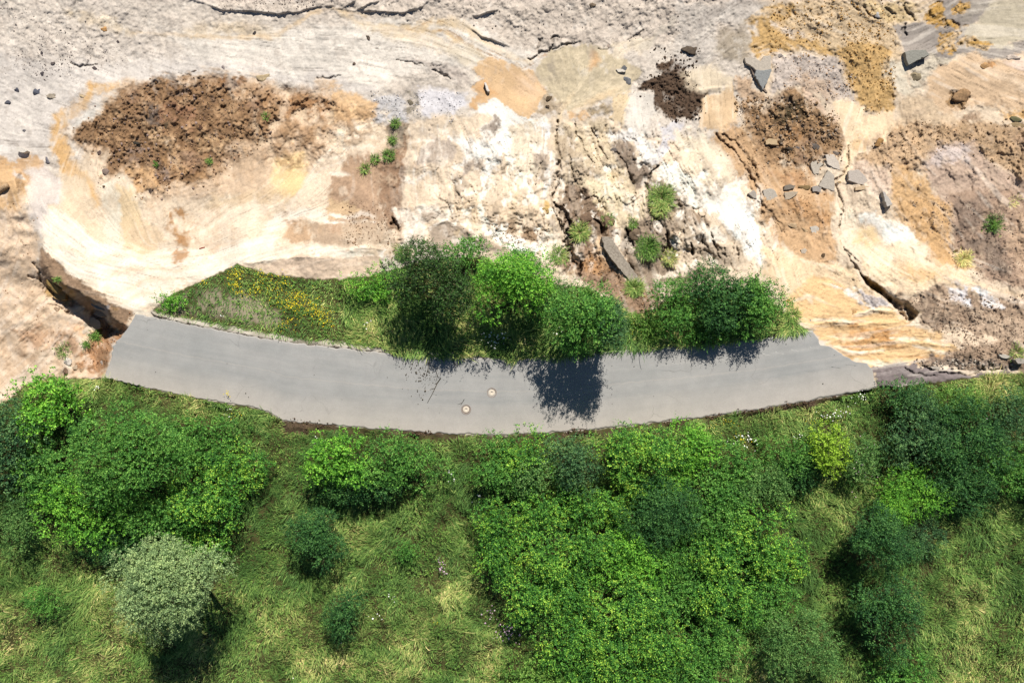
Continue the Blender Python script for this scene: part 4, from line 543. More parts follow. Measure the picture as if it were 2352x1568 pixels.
tt = np.linspace(0, 1, NT)[None, :, None]; sss = np.linspace(0, 1, NS)[:, None, None]
G = (1 - sss) * top[None] + sss * bot[None] + (1 - tt) * lf[:, None] + tt * rt[:, None] - ((1 - sss) * (1 - tt) * top[0] + (1 - sss) * tt * top[-1] + sss * (1 - tt) * bot[0] + sss * tt * bot[-1])
ru, rv = G[..., 0], G[..., 1]
rz = .05 * np.sin(np.pi * sss[..., 0]) + .02 + 0 * ru + .012 * vn(ru / 60, rv / 60, 310)
x, y = proj(ru, rv, rz); V0 = np.stack([x, y, rz], -1).reshape(-1, 3)
idx = np.arange(NS * NT).reshape(NS, NT)
FF = np.stack([idx[1:, :-1], idx[1:, 1:], idx[:-1, 1:], idx[:-1, :-1]], -1).reshape(-1, 4)
rim = np.r_[idx[0, :], idx[1:, -1], idx[-1, -2::-1], idx[-2:0:-1, 0]]; nb = len(V0)
Vr = V0[rim].copy(); Vr[:, 2] -= .30 + .06 * vn(np.arange(len(rim)) / 3., np.zeros(len(rim)), 311)
cen = np.array([0, -1.0, 0]); Vr[:, :2] += (0 - Vr[:, :2]) * .0006
a = np.arange(len(rim)); b = (a + 1) % len(rim)
FS = np.stack([rim[a], rim[b], nb + b, nb + a], -1)
sa = np.broadcast_to(sss[..., 0], (NS, NT)).reshape(-1); ta = np.broadcast_to(tt[..., 0], (NS, NT)).reshape(-1)
m, t, N, L, Pn = new_mat('worn_asphalt'); Pn.inputs['Roughness'].default_value = .9; Pn.inputs['Specular IOR Level'].default_value = .25
at = N.new('ShaderNodeAttribute'); at.attribute_name = 'across'; al = N.new('ShaderNodeAttribute'); al.attribute_name = 'along'
cx = N.new('ShaderNodeCombineXYZ'); mm = N.new('ShaderNodeMath'); mm.operation = 'MULTIPLY'; mm.inputs[1].default_value = 5.; L.new(at.outputs['Fac'], mm.inputs[0])
ml = N.new('ShaderNodeMath'); ml.operation = 'MULTIPLY'; ml.inputs[1].default_value = 3.2; L.new(al.outputs['Fac'], ml.inputs[0]); L.new(mm.outputs[0], cx.inputs[1]); L.new(ml.outputs[0], cx.inputs[0])
nb1 = N.new('ShaderNodeTexNoise'); nb1.inputs['Scale'].default_value = 2.2; nb1.inputs['Detail'].default_value = 5; L.new(cx.outputs[0], nb1.inputs['Vector'])
tc = N.new('ShaderNodeTexCoord'); nb2 = N.new('ShaderNodeTexNoise'); nb2.inputs['Scale'].default_value = 16; nb2.inputs['Detail'].default_value = 6; nb2.inputs['Roughness'].default_value = .75; L.new(tc.outputs['Object'], nb2.inputs['Vector'])
nb3 = N.new('ShaderNodeTexNoise'); nb3.inputs['Scale'].default_value = .22; nb3.inputs['Detail'].default_value = 4; L.new(tc.outputs['Object'], nb3.inputs['Vector'])
cr = N.new('ShaderNodeValToRGB'); e = cr.color_ramp.elements; e[0].position = .34; e[0].color = (*alb((162, 162, 159)), 1); e[1].position = .66; e[1].color = (*alb((181, 178, 173)), 1)
av = N.new('ShaderNodeMath'); av.operation = 'MULTIPLY_ADD'; av.inputs[1].default_value = .5
L.new(nb1.outputs['Fac'], av.inputs[0]); hv = N.new('ShaderNodeMath'); hv.operation = 'MULTIPLY'; hv.inputs[1].default_value = .5; L.new(nb3.outputs['Fac'], hv.inputs[0]); L.new(hv.outputs[0], av.inputs[2]); L.new(av.outputs[0], cr.inputs[0])
# dusty lower edge, pale top edge
ed = N.new('ShaderNodeValToRGB'); q = ed.color_ramp; q.elements[0].position = 0; q.elements[0].color = (.35, .35, .35, 1); q.elements[1].position = 1; q.elements[1].color = (.6, .6, .6, 1)
for ps, va in ((.02, .15), (.06, 0), (.44, .0), (.455, .22), (.47, 0), (.62, .02), (.8, .3), (.93, .5)): z = q.elements.new(ps); z.color = (va, va, va, 1)
L.new(at.outputs['Fac'], ed.inputs[0]); mx = N.new('ShaderNodeMixRGB'); L.new(ed.outputs[0], mx.inputs[0]); L.new(cr.outputs[0], mx.inputs[1]); mx.inputs[2].default_value = (*alb((212, 200, 186)), 1)
gr = N.new('ShaderNodeMapRange'); gr.inputs[1].default_value = .3; gr.inputs[2].default_value = .7; gr.inputs[3].default_value = .88; gr.inputs[4].default_value = 1.1; L.new(nb2.outputs['Fac'], gr.inputs[0])
vm = N.new('ShaderNodeVectorMath'); vm.operation = 'SCALE'; L.new(mx.outputs[0], vm.inputs[0]); L.new(gr.outputs[0], vm.inputs['Scale']); L.new(vm.outputs[0], Pn.inputs['Base Color'])
vo = N.new('ShaderNodeTexVoronoi'); vo.feature = 'DISTANCE_TO_EDGE'; vo.inputs['Scale'].default_value = .42; wn_ = N.new('ShaderNodeVectorMath'); wn_.operation = 'MULTIPLY_ADD'; wn_.inputs[1].default_value = (.9, .9, 0)
nz = N.new('ShaderNodeTexNoise'); nz.inputs['Scale'].default_value = 1.1; nz.inputs['Detail'].default_value = 5; L.new(tc.outputs['Object'], nz.inputs['Vector']); L.new(nz.outputs['Color'], wn_.inputs[0]); L.new(tc.outputs['Object'], wn_.inputs[2]); L.new(wn_.outputs[0], vo.inputs['Vector'])
cm = N.new('ShaderNodeMapRange'); cm.inputs[1].default_value = .0; cm.inputs[2].default_value = .014; cm.inputs[3].default_value = 1; cm.inputs[4].default_value = 0; L.new(vo.outputs['Distance'], cm.inputs[0])
gm = N.new('ShaderNodeMapRange'); gm.inputs[1].default_value = .54; gm.inputs[2].default_value = .66; gm.inputs[3].default_value = 0; gm.inputs[4].default_value = .5; L.new(nb3.outputs['Fac'], gm.inputs[0])
cg = N.new('ShaderNodeMath'); cg.operation = 'MULTIPLY'; L.new(cm.outputs[0], cg.inputs[0]); L.new(gm.outputs[0], cg.inputs[1])
ns = N.new('ShaderNodeTexNoise'); ns.inputs['Scale'].default_value = .8; ns.inputs['Detail'].default_value = 8; ns.inputs['Roughness'].default_value = .7; L.new(tc.outputs['Object'], ns.inputs['Vector'])
st2 = N.new('ShaderNodeMapRange'); st2.inputs[1].default_value = .36; st2.inputs[2].default_value = .64; st2.inputs[3].default_value = .94; st2.inputs[4].default_value = 1.05; L.new(ns.outputs['Fac'], st2.inputs[0])
vs2 = N.new('ShaderNodeVectorMath'); vs2.operation = 'SCALE'; L.new(vm.outputs[0], vs2.inputs[0]); L.new(st2.outputs[0], vs2.inputs['Scale'])
mc = N.new('ShaderNodeMixRGB'); L.new(cg.outputs[0], mc.inputs[0]); L.new(vs2.outputs[0], mc.inputs[1]); mc.inputs[2].default_value = (.07, .065, .06, 1); L.new(mc.outputs[0], Pn.inputs['Base Color'])
bu = N.new('ShaderNodeBump'); bu.inputs['Strength'].default_value = .25; bu.inputs['Distance'].default_value = .02; L.new(nb2.outputs['Fac'], bu.inputs['Height']); L.new(bu.outputs[0], Pn.inputs['Normal'])
road = mesh_np('road', np.r_[V0, Vr], np.r_[FF, FS], m, None, dict(across=np.r_[sa, sa[rim]], along=np.r_[ta, ta[rim]])); tag(road, kind='structure')
# manhole covers
M_IRON = mat_rock('cast_iron', (128, 104, 90), (78, 58, 50), 30, EXPK); M_CONC = mat_rock('pale_concrete', (236, 222, 202), (224, 208, 188), 9, EXPK); M_RING = mat_rock('rusty_ring', (176, 164, 156), (148, 134, 124), 22, EXPK)
def disc(r0, r1, z0, z1, n=48):
    """annulus (or disc if r0 = 0) with a bevelled outer rim"""
    rad = [(r0, z1), (r1 - .008, z1), (r1, z1 - .006), (r1, z0)]; Vv = []; Ff = []
    for r, z in rad:
        for i in range(n): Vv.append((r * math.cos(i * 6.28318 / n), r * math.sin(i * 6.28318 / n), z))
    for k_ in range(3):
        for i in range(n): j = (i + 1) % n; Ff.append((k_ * n + i, (k_ + 1) * n + i, (k_ + 1) * n + j, k_ * n + j))
    if r0 > 0:      # inner wall
        for i in range(n): Vv.append((r0 * math.cos(i * 6.28318 / n), r0 * math.sin(i * 6.28318 / n), z0))
        for i in range(n): j = (i + 1) % n; Ff.append((i, j, 4 * n + j, 4 * n + i))
    return np.array(Vv), np.array(Ff)
def manhole(u, v, label):
    x, y = proj(u, v, .07); o = empty('manhole', (x, y, .062)); tag(o, label, 'manhole cover', 'manhole covers in the road')
    a, f = disc(.315, .40, -.02, .008); mesh_np('frame', a, f, M_RING, o)
    a, f = disc(.001, .255, -.02, .012); mesh_np('concrete_infill', a, f, M_CONC, o)
    a, f = disc(.262, .308, -.02, .004); c = mesh_np('cover_ring', a, f, M_IRON, o)
    Vv = []; Ff = []
    for i in range(16):          # vent slots' raised lugs
        t_ = i * 6.28318 / 16; R = np.array([[math.cos(t_), -math.sin(t_)], [math.sin(t_), math.cos(t_)]])
        q = np.array([(.272, -.02), (.300, -.02), (.300, .02), (.272, .02)]) @ R.T; n0 = len(Vv)
        Vv += [(*p, .004) for p in q] + [(*p, .013) for p in q]; Ff += [(n0 + 4, n0 + 5, n0 + 6, n0 + 7)] + [(n0 + i2, n0 + (i2 + 1) % 4, n0 + 4 + (i2 + 1) % 4, n0 + 4 + i2) for i2 in range(4)]
    mesh_np('lug', np.array(Vv), np.array(Ff), M_CONC, c)['kind'] = 'stuff'
manhole(1129.5, 901.5, 'round manhole cover with pale concrete centre, nearer the middle of the grey road')
manhole(1070.5, 940, 'round manhole cover with pale concrete centre and reddish rim, nearer the lower road edge')
# ------------------------------------------------------------------ stones
def ico(sub=2):
    import bmesh
    bm = bmesh.new(); bmesh.ops.create_icosphere(bm, subdivisions=sub, radius=1); Vv = np.array([v.co[:] for v in bm.verts]); Ff = np.array([[v.index for v in f.verts] for f in bm.faces]); bm.free(); return Vv, Ff
ICO1, ICO2, ICO3 = ico(1), ico(2), ico(3)
def lump(Vi, seed, flat=.7, rough=.3, cut=3):
    r = np.random.default_rng(seed); q = Vi.copy()
    for _ in range(cut):        # planar facets
        n = r.normal(size=3); n /= np.linalg.norm(n); dd = r.uniform(.38, .72); h = q @ n; q = q - np.maximum(h - dd, 0)[:, None] * n
    q *= 1 + rough * vn(q[:, 0] * 1.7 + seed, q[:, 1] * 1.7 + q[:, 2] * 1.3, seed)[:, None] + rough * .4 * vn(q[:, 0] * 5, q[:, 1] * 5 + q[:, 2] * 4, seed + 1)[:, None]
    q[:, 2] *= flat; return q
def boulder(u, v, ru, rv, c, label, seed, rot=0., h=None, name='boulder', cat='rock', group='loose rocks on the washed-out ground', smooth=False, cut=3):
    z = zat(u, v); x, y = proj(u, v, z); q = lump(ICO3[0], seed, cut=cut); kk = S * (1 - z / H); q = q * np.array([ru * kk, rv * kk, (h or .75 * min(ru, rv) * kk)])
    cr, sr = math.cos(rot), math.sin(rot); q[:, :2] = q[:, :2] @ np.array([[cr, sr], [-sr, cr]]); q[:, :2] *= 1.3; q[:, 2] += (h or .75 * min(ru, rv) * kk) * .12
    mk = 'rock_%d_%d_%d' % c; m = bpy.data.materials.get(mk) or mat_rock(mk, c, None, 5, EXPK)
    o = mesh_np(name, q, ICO3[1], m, None, None, smooth); o.location = (x, y, z); tag(o, label, cat, group); return o
def slab(tile, pts, th, c, label, name='asphalt_slab', lift=.05, tilt=(0, 0), group='broken slabs lying on the washed-out ground', cat='slab', side=None, c2=None, base=None):
    """broken plate traced at its own place: jagged outline, real thickness, own tilt"""
    Q = T(tile, pts); r = np.random.default_rng(int(abs(Q.sum())) % 99991); out = []
    for i in range(len(Q)):
        a_, b_ = Q[i], Q[(i + 1) % len(Q)]; n = max(2, int(np.hypot(*(b_ - a_)) / 4))
        for j in range(n): out.append(a_ + (b_ - a_) * j / n + (r.normal(size=2) * .55 if j else 0))
    Q = np.array(out); c0 = Q.mean(0); z0 = zat(*c0) if base is None else base; n = len(Q); kk = S * (1 - z0 / H)
    xy = (Q - c0) * kk * np.array([1, -1]); x, y = proj(*c0, z0); rings = []
    def ztop(p): return th + lift * .6 + tilt[0] * p[:, 0] + tilt[1] * p[:, 1]
    for s_, dz in ((1.0, -th), (1.01, -th * .5), (1.0, -.02), (.97, 0)):
        p = xy * s_ + (r.normal(size=xy.shape) * .012 if dz > -th else 0); rings.append(np.c_[p, ztop(p) + dz])
    for s_ in (.7, .35): p = xy * s_; rings.append(np.c_[p, ztop(p) + .002 * r.normal(size=n)])
    rings[0][:, 2] = np.minimum(rings[0][:, 2], -.15)
    Vv = np.r_[tuple(rings)]; Vv = np.r_[Vv, [[0, 0, th + lift * .6]]]; Ff = []
    for k_ in range(5):
        for i in range(n): j = (i + 1) % n; Ff.append((k_ * n + i, (k_ + 1) * n + i, (k_ + 1) * n + j, k_ * n + j))
    for i in range(n): j = (i + 1) % n; Ff.append((5 * n + i, 6 * n, 6 * n, 5 * n + j))
    me = bpy.data.meshes.new(name); me.from_pydata(Vv.tolist(), [], [f if len(set(f)) == 4 else (f[0], f[1], f[3]) for f in Ff]); me.update()
    import bmesh
    bm = bmesh.new(); bm.from_mesh(me); bmesh.ops.recalc_face_normals(bm, faces=bm.faces); bm.to_mesh(me); bm.free()
    mk = 'slab_%d_%d_%d' % c; me.materials.append(bpy.data.materials.get(mk) or mat_rock(mk, c, c2 or [v_ * .88 for v_ in c], 7, EXPK))
    o = link(bpy.data.objects.new(name, me)); o.location = (x, y, z0); tag(o, label, cat, group); return o
slab('C', [(512, 492), (560, 500), (606, 492), (596, 545), (560, 622), (530, 570), (500, 525)], .22, (180, 181, 178), 'smooth blue-grey asphalt slab with a sharp point, leaning beside the rough pale rock', tilt=(.25, .2), lift=.4)
slab('C', [(436, 402), (500, 408), (545, 440), (572, 425), (560, 400), (606, 400), (606, 490), (560, 500), (512, 490), (480, 460), (445, 440)], .3, (222, 208, 190), 'rough pale stone slab above the pointed blue-grey asphalt slab', name='stone_slab', tilt=(.2, .1), lift=.25)
slab('C', [(480, 470), (520, 540), (560, 600), (590, 640), (578, 640), (545, 600), (505, 540)], .16, (150, 132, 118), 'narrow brown sliver standing in for the shadow under the pointed asphalt slab', name='stone_slab', tilt=(.1, .0), lift=.1)  # brown plate laid as the dark shadow along the tilted slab's left side
slab('C', [(1515, 372), (1560, 362), (1650, 362), (1672, 400), (1600, 430), (1540, 462), (1525, 430)], .5, (162, 159, 148), 'thick grey concrete block by the grey mud flat, upper right', name='concrete_block', tilt=(.12, -.05), lift=.25)
slab('C', [(890, 1125), (915, 1090), (975, 1125), (950, 1150), (945, 1190), (915, 1195), (900, 1170)], .12, (208, 196, 178), 'pale asphalt slab just left of the cream mud stream')
slab('C', [(1005, 1165), (1050, 1205), (1052, 1310), (1000, 1295), (942, 1272), (975, 1225)], .14, (202, 191, 176), 'largest grey asphalt slab, half crossed by the cream mud stream')
slab('C', [(985, 1062), (1040, 1060), (1080, 1110), (1085, 1165), (1040, 1150), (1000, 1125)], .14, (226, 212, 196), 'cream dusted slab at the top of the slab cluster', lift=.1)
slab('C', [(1150, 1172), (1215, 1162), (1262, 1210), (1312, 1284), (1230, 1262), (1146, 1238)], .12, (208, 195, 182), 'light grey triangular slab right of the cream mud stream')
slab('C', [(566, 1302), (612, 1290), (640, 1300), (664, 1345), (640, 1372), (600, 1390), (575, 1350)], .1, (200, 189, 174), 'rounded grey asphalt slab between the two rills, left of the slab cluster')
slab('C', [(462, 1324), (500, 1302), (516, 1320), (520, 1362), (496, 1355)], .12, (188, 177, 164), 'small grey slab at the far left of the slab row', lift=.1)
slab('C', [(706, 1276), (740, 1266), (782, 1272), (772, 1292), (730, 1300), (702, 1302)], .22, (142, 131, 118), 'short dark grey slab, uppermost of two left of the cluster', lift=.1)
slab('C', [(710, 1318), (760, 1312), (800, 1316), (775, 1345), (742, 1366), (712, 1368)], .16, (198, 180, 156), 'tan slab with a dark rim below the short dark slab', lift=.12, tilt=(.1, 0))
slab('C', [(896, 1282), (930, 1272), (960, 1286), (954, 1316), (900, 1312)], .2, (178, 169, 160), 'small blue-grey slab touching the largest slab on its left', lift=.1)
slab('C', [(1192, 1284), (1240, 1272), (1290, 1280), (1280, 1292), (1230, 1302), (1192, 1306)], .2, (222, 194, 158), 'tan sandstone slab below the light grey triangular slab', name='stone_slab', lift=.05)
slab('C', [(575, 972), (600, 952), (655, 962), (656, 1000), (600, 992), (578, 994)], .3, (214, 186, 146), 'tan rectangular stone block alone below the brown rubble', name='stone_slab', lift=.08)
slab('C', [(1368, 1318), (1384, 1320), (1412, 1365), (1436, 1402), (1420, 1412), (1400, 1420), (1382, 1370)], .35, (206, 198, 188), 'slim whitish slab standing on edge, right of the mud stream', lift=.15, name='stone_slab')
slab('B', [(986, 578), (998, 576), (1014, 604), (1024, 634), (1012, 640), (998, 612)], .3, (246, 236, 224), 'slim white slab alone on the smooth orange sand', name='stone_slab', lift=.25)
slab('E', [(1786, 256), (1838, 256), (1870, 300), (1920, 372), (1990, 470), (2058, 568), (2020, 572), (1975, 560), (1915, 480), (1862, 420), (1805, 340)], .4, (186, 174, 158), 'long grey stone beam lying diagonally among the gullies above the road strip', name='stone_beam', lift=.12, c2=(140, 128, 114))
slab('D', [(585, 862), (600, 812), (650, 800), (690, 830), (698, 870), (640, 905), (592, 930)], .15, (196, 178, 156), 'tan slab lying left of the broken road end', tilt=(.05, 0))
slab('D', [(652, 780), (680, 750), (720, 745), (742, 770), (735, 800), (690, 798)], .2, (176, 160, 142), 'small brown slab in the pit below the white ridge', name='stone_slab', lift=.15)
slab('D', [(640, 700), (700, 690), (745, 705), (738, 755), (690, 745), (648, 720)], .35, (160, 155, 150), 'blue-grey rock slab in the shaded pit wall', name='stone_slab', lift=.3, base=-2.6)
slab('D', [(405, 640), (450, 618), (482, 640), (480, 685), (440, 690), (400, 670)], .5, (190, 156, 104), 'ochre block at the foot of the shaded wall, left side', name='stone_slab', lift=.3)
slab('F', [(2270, 1090), (2300, 1078), (2342, 1090), (2335, 1115), (2290, 1118)], .3, (186, 176, 164), 'beige slab at the right edge of the photo above the meadow', lift=.15)
slab('F', [(2170, 1056), (2210, 1054), (2262, 1070), (2230, 1082), (2195, 1078)], .1, (206, 198, 184), 'thin pale slab just left of the beige edge slab')
slab('F', [(1690, 1138), (1735, 1134), (1762, 1146), (1755, 1158), (1710, 1152)], .25, (198, 186, 172), 'pale slab capping a dark hollow in the grey roadbed', lift=.2)
slab('F', [(885, 185), (925, 178), (956, 196), (945, 238), (915, 245), (895, 215)], .08, (214, 204, 190), 'pale grey flat slab sunk into the tan slope, upper one')
slab('F', [(822, 340), (850, 330), (866, 345), (850, 366), (826, 362)], .08, (212, 196, 176), 'pale grey flat slab sunk into the tan slope, lower one')
slab('A', [(128, 1020), (160, 1012), (205, 1038), (188, 1052), (150, 1044)], .35, (236, 227, 214), 'white slab with a dark underside beside the tan mound at the far left', name='stone_slab', lift=.15)
slab('B', [(1885, 480), (1930, 482), (1952, 496), (1900, 502)], .2, (240, 229, 212), 'white slab on the rilled mud fan, right of the orange sand', name='stone_slab', lift=.1)
# log
def tube(pts, rad, n=8, cap=True):
    pts = np.array(pts, float); Vv = []; Ff = []
    for i, p in enumerate(pts):
        d_ = pts[min(i + 1, len(pts) - 1)] - pts[max(i - 1, 0)]; d_ /= np.linalg.norm(d_) + 1e-9
        a_ = np.cross(d_, [.13, .31, .94] if abs(d_[2]) < .9 else [1, .1, 0]); a_ /= np.linalg.norm(a_); b_ = np.cross(d_, a_)
        for j in range(n): t_ = j * 6.28318 / n; Vv.append(p + rad[i] * (a_ * math.cos(t_) + b_ * math.sin(t_)))
    for i in range(len(pts) - 1):
        for j in range(n): k_ = (j + 1) % n; Ff.append((i * n + j, i * n + k_, (i + 1) * n + k_, (i + 1) * n + j))
    if cap:
        for i0, c_ in ((0, pts[0]), (len(pts) - 1, pts[-1])):
            Vv.append(c_); c0 = len(Vv) - 1
            for j in range(0, n, 2): Ff.append((i0 * n + j, i0 * n + (j + 1) % n, i0 * n + (j + 2) % n, c0))
    return np.array(Vv), np.array(Ff)
M_BARK = mat_rock('bark', (104, 92, 72), (64, 56, 44), 12, EXPK)
def tube_obj(name, tile, pts, r0, r1, mat, label, cat, group=None, lift=.5, n=8):
    Q = T(tile, pts); P3 = []
    for u, v in Q: z = zat(u, v); x, y = proj(u, v, z); P3.append((x, y, z + r0 * lift))
    c0 = np.array(P3[0]); a_, f = tube(np.array(P3) - c0, np.linspace(r0, r1, len(P3)), n); o = mesh_np(name, a_, f, mat, None, None, True); o.location = c0; tag(o, label, cat, group); return o
M_LOG = mat_rock('weathered_wood', (206, 176, 140), (150, 120, 88), 10, EXPK); M_RED = mat_rock('rusty_metal', (176, 84, 70), (130, 60, 50), 10, EXPK)
tube_obj('log', 'A', [(-20, 1322), (10, 1300), (36, 1282), (62, 1268)], .26, .20, M_LOG, 'short pale log cut off by the left edge of the photo', 'log', n=12)
tube_obj('metal_pipe', 'D', [(1364, 334), (1380, 328), (1402, 323)], .05, .045, M_RED, 'small rusty red pipe on the pale basin slope', 'pipe')
tube_obj('stick', 'D', [(255, 1206), (290, 1212), (330, 1218)], .06, .03, M_BARK, 'dead brown stick beside the bright green shrub at far left', 'branch')
